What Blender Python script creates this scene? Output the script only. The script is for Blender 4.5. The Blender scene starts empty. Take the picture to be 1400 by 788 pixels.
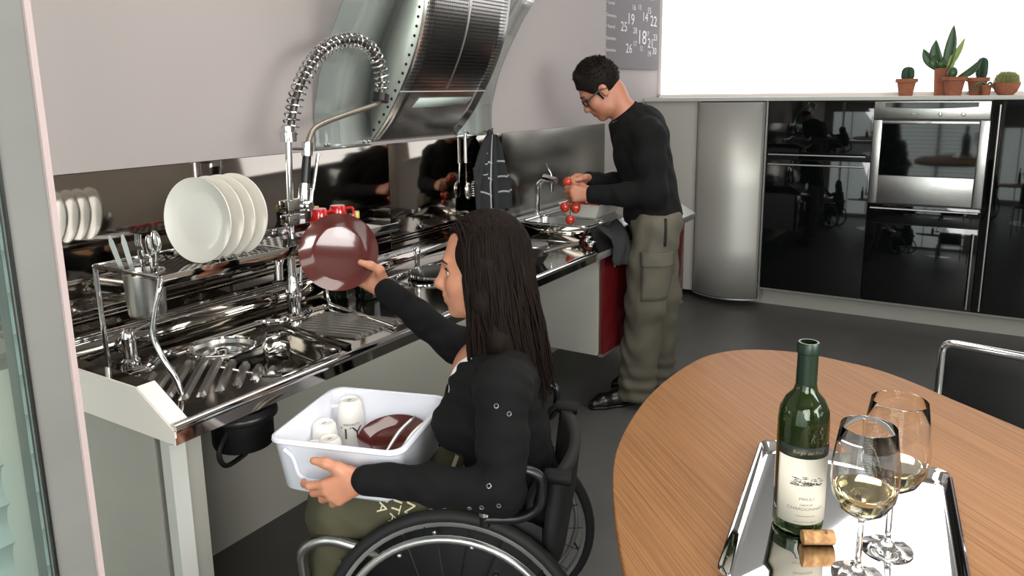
import bpy, bmesh, math, random
import numpy as np
from mathutils import Vector, Matrix, Quaternion
from mathutils.bvhtree import BVHTree
random.seed(7)
SC = bpy.context.scene
COL = SC.collection
PI = math.pi
# ------------------------------------------------------------------ camera
cam_d = bpy.data.cameras.new('camera'); cam = bpy.data.objects.new('camera', cam_d); COL.objects.link(cam)
_yaw, _pit, _rol = math.radians(32.157), math.radians(11.141), math.radians(-.766)
_f = Vector((math.cos(_pit)*math.cos(_yaw), math.cos(_pit)*math.sin(_yaw), -math.sin(_pit)))
_r0 = Vector((math.sin(_yaw), -math.cos(_yaw), 0)); _u0 = _r0.cross(_f)
_r = _r0*math.cos(_rol) + _u0*math.sin(_rol); _u = -_r0*math.sin(_rol) + _u0*math.cos(_rol)
_m = Matrix((( _r.x, _u.x, -_f.x, 0), (_r.y, _u.y, -_f.y, 0), (_r.z, _u.z, -_f.z, 1.45), (0, 0, 0, 1)))
cam.matrix_world = _m
cam_d.sensor_width = 36; cam_d.lens = 1039.28/1400*36; cam_d.shift_y = -62.42/1400
cam_d.clip_start = .02; cam_d.clip_end = 60
SC.camera = cam
# ------------------------------------------------------------------ world, light, exposure
wd = bpy.data.worlds.new('world'); SC.world = wd; wd.use_nodes = True
wd.node_tree.nodes['Background'].inputs[0].default_value = (.78, .84, .9, 1)
wd.node_tree.nodes['Background'].inputs[1].default_value = .3
SC.view_settings.view_transform = 'Standard'; SC.view_settings.look = 'None'
SC.view_settings.exposure = 0.0; SC.view_settings.gamma = 1; SC.view_settings.use_curve_mapping = False
SC.cycles.max_bounces = 9; SC.cycles.glossy_bounces = 6; SC.cycles.transmission_bounces = 9; SC.cycles.diffuse_bounces = 4
SC.cycles.transparent_max_bounces = 8
SC.cycles.caustics_reflective = False; SC.cycles.caustics_refractive = False
SC.cycles.sample_clamp_indirect = 3.0
def area(name, loc, target, sx, sy, power, col):
    l = bpy.data.lights.new(name, 'AREA'); l.shape = 'RECTANGLE'; l.size = sx; l.size_y = sy; l.energy = power; l.color = col
    o = bpy.data.objects.new(name, l); COL.objects.link(o); o.location = loc
    d = Vector(target) - Vector(loc); o.rotation_euler = d.to_track_quat('-Z', 'Y').to_euler()
    return o
area('overhead_fill', (1.9, .75, 2.86), (1.9, .75, 0), 2.4, .9, 36, (1, .94, .88))  # overhead lamp added for general light on table and room, no fixture seen
area('overhead_fill', (.9, -1.5, 2.86), (.9, -1.5, 0), 2.2, .9, 20, (1, .95, .9))  # second overhead lamp added as fill, lights the back wall
area('window_daylight', (-1.45, -.75, 1.75), (2.0, 1.0, .9), 1.8, 1.5, 100, (1, .97, .95))
area('rear_fill', (.9, -2.33, 1.6), (1.3, 1.5, .7), 2.2, 1.0, 92, (1, .97, .94))  # unseen lamp added behind the camera for frontal fill

# ------------------------------------------------------------------ helpers
def P(*a): return Vector(a)
def tag(o, label=None, cat=None, group=None, kind=None):
    if label: o['label'] = label
    if cat: o['category'] = cat
    if group: o['group'] = group
    if kind: o['kind'] = kind
    return o
def attach(o, par):
    if par is not None:
        o.parent = par; o.matrix_parent_inverse = par.matrix_basis.inverted() if par.parent is None else (par.parent.matrix_basis @ par.matrix_parent_inverse @ par.matrix_basis).inverted()
def thing(name, loc, label, cat, group=None, kind=None):
    o = bpy.data.objects.new(name, None); COL.objects.link(o); o.location = loc; o.empty_display_size = .05
    o.matrix_basis = Matrix.Translation(Vector(loc))
    return tag(o, label, cat, group, kind)
def link_mesh(name, me, mat, par=None):
    if mat is not None and not me.materials: me.materials.append(mat)
    if par is None and len(me.vertices):
        co = np.empty(len(me.vertices)*3); me.vertices.foreach_get('co', co); co = co.reshape(-1, 3)
        lo, hi = co.min(0), co.max(0); c = np.array([(lo[0]+hi[0])/2, (lo[1]+hi[1])/2, lo[2]])
        me.vertices.foreach_set('co', (co-c).ravel()); me.update()
        o = bpy.data.objects.new(name, me); o.matrix_basis = Matrix.Translation(Vector(c)); COL.objects.link(o)
        return o
    o = bpy.data.objects.new(name, me); COL.objects.link(o); attach(o, par)
    return o
def frame_z(d):
    d = Vector(d).normalized()
    return d.to_track_quat('Z', 'Y').to_matrix()
class B:
    """collects shapes, then out() links them as ONE mesh object"""
    def __init__(s): s.bm = bmesh.new(); s.uv = None
    def box(s, c, size, rot=None, bev=0):
        r = bmesh.ops.create_cube(s.bm, size=1)['verts']
        m = Matrix.Translation(Vector(c)) @ (rot.to_4x4() if rot is not None else Matrix()) @ Matrix.Diagonal((*size, 1))
        bmesh.ops.transform(s.bm, matrix=m, verts=r)
        if bev:
            es = list({e for v in r for e in v.link_edges})
            bmesh.ops.bevel(s.bm, geom=es, offset=bev, segments=2, affect='EDGES', profile=.6)
        return s
    def cyl(s, a, b, r0, r1=None, n=20, caps=True):
        a, b = Vector(a), Vector(b); r1 = r0 if r1 is None else r1
        v = bmesh.ops.create_cone(s.bm, cap_ends=caps, cap_tris=False, segments=n, radius1=max(r0, 1e-5), radius2=max(r1, 1e-5), depth=(b-a).length)['verts']
        bmesh.ops.transform(s.bm, matrix=Matrix.Translation((a+b)/2) @ frame_z(b-a).to_4x4(), verts=v)
        return s
    def sph(s, c, r, u=16, v=10, rot=None):
        rr = r if hasattr(r, '__len__') else (r, r, r)
        q = bmesh.ops.create_uvsphere(s.bm, u_segments=u, v_segments=v, radius=1)['verts']
        bmesh.ops.transform(s.bm, matrix=Matrix.Translation(Vector(c)) @ (rot.to_4x4() if rot is not None else Matrix()) @ Matrix.Diagonal((*rr, 1)), verts=q)
        return s
    def lathe(s, prof, o=(0, 0, 0), n=32, rot=None, caps=(False, False)):
        o = Vector(o); R = rot if rot is not None else Matrix.Identity(3)
        rings = []
        for r, z in prof:
            rings.append([s.bm.verts.new(o + R @ Vector((r*math.cos(2*PI*k/n), r*math.sin(2*PI*k/n), z))) for k in range(n)] if r > 1e-6 else [s.bm.verts.new(o + R @ Vector((0, 0, z)))])
        for a, b in zip(rings, rings[1:]):
            for k in range(n):
                k2 = (k+1) % n
                if len(a) == 1 and len(b) == 1: continue
                if len(a) == 1: s.bm.faces.new((a[0], b[k2], b[k]))
                elif len(b) == 1: s.bm.faces.new((a[k], a[k2], b[0]))
                else: s.bm.faces.new((a[k], a[k2], b[k2], b[k]))
        if caps[0] and len(rings[0]) > 1: s.bm.faces.new(rings[0][::-1])
        if caps[1] and len(rings[-1]) > 1: s.bm.faces.new(rings[-1])
        return s
    def tube(s, pts, r, n=10, closed=False, smooth=0, caps=True):
        pts = [Vector(p) for p in pts]
        if smooth: pts = catmull(pts, smooth, closed)
        N = len(pts); rs = r if hasattr(r, '__len__') else [r]*N
        if len(rs) != N: rs = list(np.interp(np.linspace(0, 1, N), np.linspace(0, 1, len(rs)), rs))
        rings = []; nrm = None
        for i, p in enumerate(pts):
            t = (pts[(i+1) % N]-pts[i-1]) if closed else (pts[min(i+1, N-1)]-pts[max(i-1, 0)])
            t.normalize()
            if nrm is None:
                nrm = t.orthogonal().normalized()
            else:
                nrm = (nrm - t*nrm.dot(t)); nrm.normalize()
            bi = t.cross(nrm)
            rings.append([s.bm.verts.new(p + (nrm*math.cos(2*PI*k/n) + bi*math.sin(2*PI*k/n))*rs[i]) for k in range(n)])
        for i in range(N if closed else N-1):
            a, b = rings[i], rings[(i+1) % N]
            for k in range(n): s.bm.faces.new((a[k], a[(k+1) % n], b[(k+1) % n], b[k]))
        if caps and not closed: s.bm.faces.new(rings[0][::-1]); s.bm.faces.new(rings[-1])
        return s
    def prism(s, poly, d):
        """extrude a planar polygon (3d points) along vector d"""
        d = Vector(d); a = [s.bm.verts.new(Vector(p)) for p in poly]; b = [s.bm.verts.new(Vector(p)+d) for p in poly]
        n = len(a); s.bm.faces.new(a[::-1]); s.bm.faces.new(b)
        for k in range(n): s.bm.faces.new((a[k], a[(k+1) % n], b[(k+1) % n], b[k]))
        return s
    def grid(s, rows, closed=False):
        vs = [[s.bm.verts.new(Vector(p)) for p in r] for r in rows]
        for a, b in zip(vs, vs[1:]):
            m = len(a)
            for k in range(m if closed else m-1): s.bm.faces.new((a[k], a[(k+1) % m], b[(k+1) % m], b[k]))
        return s
    def quad(s, *p): s.bm.faces.new([s.bm.verts.new(Vector(q)) for q in p]); return s
    def holes(s, outer, inner, z):
        """flat sheet at height z with holes"""
        es = []
        for lp in [outer]+inner:
            v = [s.bm.verts.new((p[0], p[1], z)) for p in lp]
            es += [s.bm.edges.new((v[k], v[(k+1) % len(v)])) for k in range(len(v))]
        bmesh.ops.triangle_fill(s.bm, use_beauty=True, use_dissolve=False, edges=es)
        return s
    def out(s, name, mat, par=None, smooth=True, angle=40, bevel=0, solid=0, fix=True, kind=None):
        if fix: bmesh.ops.recalc_face_normals(s.bm, faces=s.bm.faces[:])
        if bevel:
            es = [e for e in s.bm.edges if len(e.link_faces) == 2 and e.calc_face_angle(0) > .6]
            bmesh.ops.bevel(s.bm, geom=es, offset=bevel, segments=2, affect='EDGES', profile=.6)
        if smooth:
            for f in s.bm.faces: f.smooth = True
            lim = math.radians(angle)
            for e in s.bm.edges: e.smooth = not (len(e.link_faces) == 2 and e.calc_face_angle(0) > lim)
        me = bpy.data.meshes.new(name); s.bm.to_mesh(me); s.bm.free()
        o = link_mesh(name, me, mat, par)
        if solid:
            md = o.modifiers.new('thick', 'SOLIDIFY'); md.thickness = solid; md.offset = 0
        if kind: o['kind'] = kind
        return o
def catmull(pts, k, closed=False):
    out = []; N = len(pts)
    for i in range(N if closed else N-1):
        p0 = pts[i-1] if (closed or i > 0) else pts[i]; p1 = pts[i]; p2 = pts[(i+1) % N]; p3 = pts[(i+2) % N] if (closed or i+2 < N) else p2
        for j in range(k):
            t = j/k
            out.append(.5*((2*p1)+(p2-p0)*t+(2*p0-5*p1+4*p2-p3)*t*t+(3*p1-p0-3*p2+p3)*t**3))
    if not closed: out.append(pts[-1])
    return out
def bez(pts, r, n=6):
    """round the corners of a polyline"""
    pts = [Vector(p) for p in pts]; out = [pts[0]]
    for a, b, c in zip(pts, pts[1:], pts[2:]):
        u = (a-b); v = (c-b); k = min(r, u.length*.49, v.length*.49); p, q = b+u.normalized()*k, b+v.normalized()*k
        for j in range(n+1):
            t = j/n; out.append(p*(1-t)**2+b*2*t*(1-t)+q*t*t)
    return out+[pts[-1]]
def rrect(x0, x1, y0, y1, r, n=5):
    out = []
    for cx, cy, a in ((x1-r, y1-r, 0), (x0+r, y1-r, 90), (x0+r, y0+r, 180), (x1-r, y0+r, 270)):
        for k in range(n+1):
            t = math.radians(a+90*k/n); out.append((cx+r*math.cos(t), cy+r*math.sin(t)))
    return out
def dup(root, dloc, rotz=0, label=None):
    r = root.copy(); COL.objects.link(r)
    r.matrix_basis = Matrix.Translation(Vector(dloc)) @ root.matrix_basis @ Matrix.Rotation(rotz, 4, 'Z')
    if label: r['label'] = label
    for ch in list(root.children):
        c = ch.copy(); COL.objects.link(c); c.parent = r
        for g in list(ch.children):
            d = g.copy(); COL.objects.link(d); d.parent = c
    return r
def text_mesh(txt, size, ext=.0):
    cu = bpy.data.curves.new('t', 'FONT'); cu.body = txt; cu.size = size; cu.align_x = 'CENTER'; cu.align_y = 'CENTER'; cu.extrude = ext; cu.resolution_u = 3
    o = bpy.data.objects.new('t', cu); COL.objects.link(o)
    dg = bpy.context.evaluated_depsgraph_get(); me = bpy.data.meshes.new_from_object(o.evaluated_get(dg))
    bpy.data.objects.remove(o); bpy.data.curves.remove(cu)
    me.materials.clear()
    return me
def lettering(txt, size, fn, mat, par, name='lettering', sx=1.0):
    """flat print: glyphs mapped point by point onto a surface by fn(u,v)"""
    me = text_mesh(txt, size); bm = bmesh.new(); bm.from_mesh(me); bpy.data.meshes.remove(me)
    bmesh.ops.triangulate(bm, faces=bm.faces[:])
    for v in bm.verts: v.co = fn(v.co.x*sx, v.co.y)
    me = bpy.data.meshes.new(name); bm.to_mesh(me); bm.free()
    return link_mesh(name, me, mat, par)

# ------------------------------------------------------------------ materials
def lin(c): return tuple((x/12.92 if x <= .04045 else ((x+.055)/1.055)**2.4) for x in c)
def rgb(r, g, b): return (*lin((r/255, g/255, b/255)), 1)
def M(name, col, rough=.5, metal=0, noise=None, bump=None, coat=0, trans=0, ior=1.5, emit=None, spec=None, rvar=None, aniso=None, sub=0, alpha=None):
    m = bpy.data.materials.new(name); m.use_nodes = True; nt = m.node_tree; b = nt.nodes['Principled BSDF']
    col = rgb(*col) if max(col) > 1.0 else (*col[:3], 1)
    b.inputs['Base Color'].default_value = col; b.inputs['Roughness'].default_value = rough; b.inputs['Metallic'].default_value = metal
    b.inputs['IOR'].default_value = ior; b.inputs['Coat Weight'].default_value = coat; b.inputs['Transmission Weight'].default_value = trans
    if spec is not None: b.inputs['Specular IOR Level'].default_value = spec
    if alpha is not None: b.inputs['Alpha'].default_value = alpha
    if sub: b.inputs['Subsurface Weight'].default_value = sub; b.inputs['Subsurface Radius'].default_value = (.02, .008, .004); b.inputs['Subsurface Scale'].default_value = .3
    if emit: b.inputs['Emission Color'].default_value = rgb(*emit[0]); b.inputs['Emission Strength'].default_value = emit[1]
    if noise or bump or rvar:
        tc = nt.nodes.new('ShaderNodeTexCoord')
    def tex(sc):
        mp = nt.nodes.new('ShaderNodeMapping'); mp.inputs['Scale'].default_value = sc if hasattr(sc, '__len__') else (sc,)*3
        nt.links.new(tc.outputs['Object'], mp.inputs[0])
        n = nt.nodes.new('ShaderNodeTexNoise'); n.inputs['Scale'].default_value = 1; n.inputs['Detail'].default_value = 4
        nt.links.new(mp.outputs[0], n.inputs['Vector']); return n
    if noise:
        n = tex(noise[0]); r = nt.nodes.new('ShaderNodeValToRGB'); k = noise[1]
        c2 = rgb(*noise[2]) if len(noise) > 2 else tuple(x*(1-k) for x in col[:3])+(1,)
        r.color_ramp.elements[0].position = .3; r.color_ramp.elements[1].position = .7
        r.color_ramp.elements[0].color = c2; r.color_ramp.elements[1].color = col if len(noise) > 2 else tuple(min(1, x*(1+k)) for x in col[:3])+(1,)
        nt.links.new(n.outputs['Fac'], r.inputs[0]); nt.links.new(r.outputs[0], b.inputs['Base Color'])
    if rvar:
        n = tex(rvar[0]); r = nt.nodes.new('ShaderNodeMapRange'); r.inputs[3].default_value = max(0, rough-rvar[1]); r.inputs[4].default_value = rough+rvar[1]
        nt.links.new(n.outputs['Fac'], r.inputs[0]); nt.links.new(r.outputs[0], b.inputs['Roughness'])
    if bump:
        n = tex(bump[0]); q = nt.nodes.new('ShaderNodeBump'); q.inputs['Strength'].default_value = bump[1]; q.inputs['Distance'].default_value = bump[2] if len(bump) > 2 else .002
        nt.links.new(n.outputs['Fac'], q.inputs['Height']); nt.links.new(q.outputs[0], b.inputs['Normal'])
    return m
MT = dict(
 paint=M('wall_paint', (164, 157, 155), .75, bump=(60, .06, .001)),
 white_lac=M('white_lacquer', (240, 232, 226), .3),
 back_wall=M('back_plaster', (196, 186, 174), .8, noise=(2, .05)),
 dark_wall=M('dark_plaster', (140, 138, 134), .8, noise=(2, .08)),
 ceil=M('ceiling_paint', (150, 150, 148), .9),
 floor=M('linoleum', (84, 84, 82), .42, noise=(5, .07), rvar=(9, .06), bump=(180, .03, .0006)),
 mirror=M('polished_steel', (156, 150, 143), .055, 1, rvar=(4, .02)),
 chrome=M('chrome', (215, 215, 215), .05, 1),
 steel=M('brushed_steel', (172, 171, 168), .3, 1, bump=((4, 4, 260), .05, .0006), noise=((1, 1, 60), .06)),
 steel_h=M('brushed_steel_flat', (176, 175, 172), .27, 1, bump=((260, 4, 4), .05, .0006)),
 deck=M('polished_worktop_steel', (164, 162, 156), .09, 1, rvar=(11, .02)),
 splash_r=M('satin_splash_steel', (128, 126, 120), .22, 1),
 hood_st=M('hood_steel', (160, 158, 156), .22, 1, bump=((4, 200, 200), .05, .0005)),
 alu=M('satin_aluminium', (190, 190, 188), .35, .9),
 grey=M('grey_laminate', (162, 161, 153), .45, noise=((3, 3, 14), .03)),
 panel=M('grey_wall_panel', (172, 170, 164), .45),
 grey_lt=M('light_grey_laminate', (196, 198, 192), .4),
 black_glass=M('black_glass', (7, 10, 10), .04, 0, ior=1.52, spec=.55),
 black=M('black_plastic', (10, 10, 11), .35),
 black_soft=M('black_rubber', (8, 8, 9), .65, spec=.25),
 dark_in=M('dark_cavity', (5, 5, 5), .8),
 red_lac=M('red_lacquer', (88, 17, 21), .18, coat=.5),
 glass=M('clear_glass', (1.0, 1.0, 1.0), .0, trans=1, ior=1.46),
 
 steel_c=M('satin_curved_steel', (196, 196, 190), .5, .6, bump=((4, 4, 260), .05, .0006)),
 rib_st=M('satin_rib_steel', (190, 188, 184), .24, 1),
 under=M('under_counter_panel', (206, 206, 194), .55),
 white_cer=M('white_ceramic', (238, 236, 230), .16, coat=.3),
 win=M('backlit_window', (250, 250, 252), .4, emit=((252, 252, 255), 1.6)),
 pane=M('window_and_fill_glow', (190, 215, 215), .4, emit=((232, 240, 236), 3.2)),
 slat=M('blind_slat', (205, 210, 208), .5),
)

def thin_glass(name, tint, refl=1.5, milk=0.0, mcol=(200, 215, 208)):
    m = bpy.data.materials.new(name); m.use_nodes = True; nt = m.node_tree; nt.nodes.clear()
    o = nt.nodes.new('ShaderNodeOutputMaterial'); t = nt.nodes.new('ShaderNodeBsdfTransparent'); t.inputs[0].default_value = (*tint, 1)
    g = nt.nodes.new('ShaderNodeBsdfGlossy'); g.inputs['Roughness'].default_value = .03; f = nt.nodes.new('ShaderNodeFresnel'); f.inputs[0].default_value = refl
    x = nt.nodes.new('ShaderNodeMixShader'); nt.links.new(f.outputs[0], x.inputs[0]); nt.links.new(g.outputs[0], x.inputs[2])
    if milk:
        d = nt.nodes.new('ShaderNodeBsdfDiffuse'); d.inputs[0].default_value = rgb(*mcol); y = nt.nodes.new('ShaderNodeMixShader'); y.inputs[0].default_value = milk
        nt.links.new(t.outputs[0], y.inputs[1]); nt.links.new(d.outputs[0], y.inputs[2]); nt.links.new(y.outputs[0], x.inputs[1])
    else: nt.links.new(t.outputs[0], x.inputs[1])
    nt.links.new(x.outputs[0], o.inputs[0]); return m
MT['hood_gl'] = thin_glass('greenish_glass', (.965, .988, .98), 1.3, .35, (205, 216, 210))
MT['pane_gl'] = thin_glass('pane_glass', (.80, .88, .86), 1.45, .06)
# ================================================================== the room
def struct(o): o['kind'] = 'structure'; return o
struct(B().box((1.9, -.15, -.05), (7.4, 4.9, .1)).out('floor', MT['floor']))
struct(B().box((1.9, -.15, 2.95), (7.4, 4.9, .1)).out('ceiling', MT['ceil']))
wl = struct(B().box((1.9, 2.16, 1.45), (7.4, .146, 2.9)).box((1.15, 1.995, 2.085), (5.8, .19, 1.63)).out('wall_left', MT['paint'], smooth=False))
B().box((1.15, 2.043, .4), (5.8, .086, .8)).out('lower_panel', MT['under'], wl, smooth=False)
for x0, x1 in ((-.6, 2.161), (2.165, 2.948), (2.952, 4.048)):
    B().box(((x0+x1)/2, 1.95, 1.07), (x1-x0, .1, .398), bev=.0015).out('splash_panel', MT['splash_r' if x0 > 2.9 else 'mirror'], wl)
struct(B().box((5.47, -.15, 1.45), (.2, 4.9, 2.9)).out('wall_right', MT['paint'], smooth=False))
struct(B().box((1.9, -2.5, 1.45), (7.4, .2, 2.9)).out('wall_behind', MT['back_wall'], smooth=False))
# far wall on the camera's left, with the blind-covered window the oven door mirrors
wb = B()
wb.box((-1.7, -.15, .05), (.2, 4.9, .1)).box((-1.7, -.15, 2.6), (.2, 4.9, .6)).box((-1.7, -1.9, 1.2), (.2, 1.4, 2.2)).box((-1.7, 1.9, 1.2), (.2, .8, 2.2))
struct(wb.out('wall_far', MT['dark_wall'], smooth=False))
w2 = struct(B().box((-1.72, .15, 1.2), (.01, 2.7, 2.2)).out('window_2', MT['pane'], smooth=False))
fb = B()
for y in (-1.18, -.3, .6, 1.48): fb.box((-1.66, y, 1.2), (.05, .04, 2.2))
for z in (.12, 2.28): fb.box((-1.66, .15, z), (.05, 2.7, .04))
fb.out('window_frame', MT['alu'], w2)
sl = None
for k in range(40):
    z = .15+k*.054
    if sl is None:
        sl = B().box((-1.61, .15, z), (.034, 2.62, .002), rot=Matrix.Rotation(.45, 3, 'Y')).out('slat', MT['slat'], w2)
    else:
        c = sl.copy(); COL.objects.link(c); c.location.z += k*.054
w3 = struct(B().box((.9, -2.395, 1.6), (2.3, .01, 1.1)).out('rear_fill_panel', MT['pane'], smooth=False))  # glowing panel added behind the camera for frontal light, no window known there
fb = B()
for x in (-.26, .9, 2.06): fb.box((x, -2.37, 1.6), (.04, .04, 1.14))
for z in (1.04, 2.16): fb.box((.9, -2.37, z), (2.36, .04, .04))
fb.out('window_frame', MT['alu'], w3)  # frame around the added glowing panel
# backlit window above the shelf
w1 = struct(B().box((5.362, .15, 2.16), (.016, 3.86, 1.48)).out('window_1', MT['win'], smooth=False))
B().box((5.355, 2.078, 2.16), (.03, .022, 1.48)).box((5.355, .15, 1.412), (.03, 3.86, .022)).out('window_frame', MT['white_lac'], w1)
struct(B().box((5.22, .15, 1.389), (.30, 3.87, .024), bev=.003).out('trim_1', MT['grey_lt']))
struct(B().box((5.24, 1.898, .715), (.24, .372, 1.322), bev=.002).out('trim_2', MT['panel']))
struct(B().box((5.30, .2, .062), (.16, 3.0, .124)).box((5.245, .2, .13), (.25, 3.0, .012)).out('baseboard_right', MT['grey'], smooth=False))

# ---------------------------------------------------------------- curved steel cupboard
def arc_x(y, off=0): 
    t = (y-1.235)/(1.70-1.235); return 5.10 - .105*math.sin(PI*min(max(t, 0), 1))**.8 - off
cc = thing('curved_cupboard', (5.2, 1.468, .05), 'curved brushed steel cupboard at the room corner, left of the black glass doors', 'cupboard')
ys = np.linspace(1.252, 1.688, 25)
B().grid([[(arc_x(y), y, z) for y in ys] for z in (.066, .4, .8, 1.37)]).out('door', MT['steel_c'], cc, solid=.012)
pl = [(arc_x(y, .006), y, .05) for y in np.linspace(1.24, 1.698, 25)]+[(5.33, 1.698, .05), (5.33, 1.24, .05)]
B().prism(pl, (0, 0, .012)).out('base_plate', MT['alu'], cc, smooth=False)
B().box((5.215, 1.243, .715), (.235, .012, 1.32)).box((5.215, 1.694, .715), (.235, .012, 1.32)).out('side_frame', MT['alu'], cc, smooth=False)
B().box((5.27, 1.468, .715), (.1, .43, 1.3)).out('carcass', MT['dark_in'], cc, smooth=False)

# ---------------------------------------------------------------- black glass tall units
def bar(par, a, b, r=.0055):
    a, b = Vector(a), Vector(b); d = (b-a).normalized()
    h = B().cyl(a, b, r, n=10)
    for t in (.06, .94):
        p = a.lerp(b, t); h.cyl(p, (5.098, p.y, p.z), r*.7, n=8)
    return h.out('handle', MT['alu'], par)
def unit(name, y1, y0, fronts, label):
    u = thing(name, (5.22, (y0+y1)/2, .137), label, 'cabinet')
    B().box((5.235, (y0+y1)/2, .757), (.23, y1-y0-.002, 1.238)).out('body', MT['black'], u, smooth=False)
    for fn, z0, z1, hd in fronts:
        d = B().box((5.108, (y0+y1)/2, (z0+z1)/2), (.018, y1-y0-.004, z1-z0), bev=.0012).out(fn, MT['black_glass'], u)
        if hd: bar(d, *hd)
    return u
unit('fridge_cabinet', 1.234, .612, [('upper_door', 1.007, 1.375, ((5.07, 1.217, 1.037), (5.07, .64, 1.037))), ('lower_door', .14, 1.003, ((5.07, 1.217, .974), (5.07, .64, .974)))],
     'black glass tall cabinet with two horizontal bar handles beside the curved steel cupboard')
unit('oven_cabinet', .609, .012, [('drawer', .638, .752, ((5.07, .593, .731), (5.07, .027, .731))), ('door', .14, .634, ((5.07, .037, .609), (5.07, .037, .158)))],
     'black glass cabinet under and around the built-in oven')
unit('tall_cabinet', .009, -.60, [('door', .14, 1.375, ((5.07, -.028, 1.35), (5.07, -.028, .158)))],
     'black glass tall cabinet with full-height bar handle right of the oven')
ov = thing('oven', (5.1, .314, .757), 'stainless steel built-in oven with dark glass door under the cactus pots', 'oven')
B().box((5.093, .314, 1.319), (.03, .594, .102), bev=.003).out('control_panel', MT['steel_h'], ov)
cv = [(5.0765, .314+.238*t, 1.328+.009*t*t) for t in np.linspace(-1, 1, 15)]+[(5.0765, .552, 1.363), (5.0765, .076, 1.363)]
B().prism(cv, (-.0015, 0, 0)).out('display', MT['black_glass'], ov, smooth=False)
for y in (.405, .375): B().sph((5.077, y, 1.298), (.006, .007, .007), 10, 8).out('button', MT['chrome'], ov)
for y in (.262, .147): B().lathe([(0, .014), (.006, .014), (.009, .008), (.011, 0)], (5.078, y, 1.296), 14, Matrix.Rotation(-PI/2, 3, 'Y')).box((5.063, y, 1.296), (.01, .005, .026), bev=.001).out('knob', MT['chrome'], ov)
od = B()
od.box((5.098, .586, 1.01), (.03, .045, .50), bev=.002).box((5.098, .036, 1.01), (.03, .045, .50), bev=.002).box((5.094, .314, .847), (.022, .50, .165), bev=.002).box((5.094, .314, 1.247), (.024, .50, .016), bev=.002)
od = od.out('door', MT['steel_h'], ov)
B().box((5.099, .314, 1.085), (.012, .502, .306)).out('window', MT['black_glass'], od, smooth=False)
B().box((5.11, .314, 1.01), (.01, .60, .51)).out('door_gasket', MT['black'], ov, smooth=False)
lettering('NEFF', .013, lambda u, v: Vector((5.0812, .315-u, 1.247+v)), MT['black'], od)

# ---------------------------------------------------------------- potted plants on the shelf
terr = M('terracotta', (158, 98, 72), .85, noise=(30, .14), bump=(90, .15, .001))
soil = M('soil', (52, 38, 28), .95, bump=(120, .5, .003))
g_dark = M('cactus_green', (44, 74, 48), .6, noise=(40, .2)); g_mid = M('leaf_green', (62, 98, 54), .42, noise=((20, 20, 6), .3, (40, 70, 40)))
g_lt = M('pale_leaf_green', (150, 176, 84), .42, noise=(18, .15)); g_gold = M('golden_spines', (196, 186, 120), .6); g_olive = M('olive_cactus', (110, 122, 70), .7, noise=(30, .2))
ZS = 1.4012
def pot(root, y, x, rt, rb, h, rim=.014, tilt=None):
    pr = [(0, 0), (rb, 0), (rt*.9-(rt*.9-rb)*.25, h-rim*1.6), (rt*.9, h-rim*1.6)] if rim else [(0, 0), (rb, 0)]
    pr += [(rt, h-rim*1.5), (rt, h), (rt-.006, h), (rt-.009, h-.012)]
    p = B().lathe(pr, (x, y, ZS), 28, tilt).out('pot', terr, root)
    B().lathe([(rt-.0085, h-.011), (0, h-.007)], (x, y, ZS), 20, tilt).out('soil', soil, root)
def ribbed(c, r, h, ribs, depth, top=.5):
    b = B(); rows = []; n = ribs*4
    for i in range(15):
        t = i/14; z = h*t; rr = r*(min(1, .72+1.2*t) if t < .25 else 1)*math.sqrt(max(0, 1-max(0, (t-top)/(1-top))**2.4))
        rows.append([(c[0]+(rr*(1-depth*(.5-.5*math.cos(k*2*PI/4))))*math.cos(2*PI*k/n), c[1]+(rr*(1-depth*(.5-.5*math.cos(k*2*PI/4))))*math.sin(2*PI*k/n), c[2]+z) for k in range(n)])
    return b.grid(rows, closed=True)
def spines(c, r, h, n, L, rad=.0004, low=0):
    b = B(); rnd = random.Random(3)
    for _ in range(n):
        t = rnd.uniform(low, .98); a = rnd.uniform(0, 2*PI); rr = r*math.sqrt(max(0, 1-(max(0, t-.4)/.6)**2.2))
        p = Vector((c[0]+rr*math.cos(a), c[1]+rr*math.sin(a), c[2]+h*t)); d = Vector((math.cos(a), math.sin(a), (t-.35)*1.8+rnd.uniform(-.5, .5))).normalized()
        b.cyl(p, p+d*L*rnd.uniform(.6, 1.2), rad, .00005, 4, False)
    return b
def leaf(base, tip, w, bend, mat, root, fold=.3, face=(-1, 0, 0)):
    base, tip, bend = Vector(base), Vector(tip), Vector(bend); d = (tip-base); fc = Vector(face); side = d.cross(fc).normalized(); nr = side.cross(d).normalized()
    rows = []
    for i in range(11):
        t = i/10; p = base+d*t+bend*math.sin(PI*t); ww = w*(math.sin(PI*(t*.82+.16))**.9) if t < 1 else .0005
        rows.append([p-side*ww+nr*ww*fold, p-side*ww*.5+nr*ww*fold*.35, p, p+side*ww*.5+nr*ww*fold*.35, p+side*ww+nr*ww*fold])
    return B().grid(rows).out('leaf', mat, root, solid=.004)
X0 = 5.20
r = thing('potted_cactus', (X0, .462, ZS), 'small terracotta pot with a short round dark cactus, leftmost on the shelf', 'potted plant', 'terracotta pots on the shelf')
pot(r, .462, X0, .061, .037, .1); ribbed((X0, .458, ZS+.09), .036, .082, 11, .2).out('cactus', g_dark, r); spines((X0, .458, ZS+.09), .036, .082, 130, .006).out('spine', g_olive, r, kind='stuff')
r = thing('potted_agave', (X0+.072, .275, ZS), 'tall terracotta pot with upright pointed green leaves', 'potted plant', 'terracotta pots on the shelf')
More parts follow.
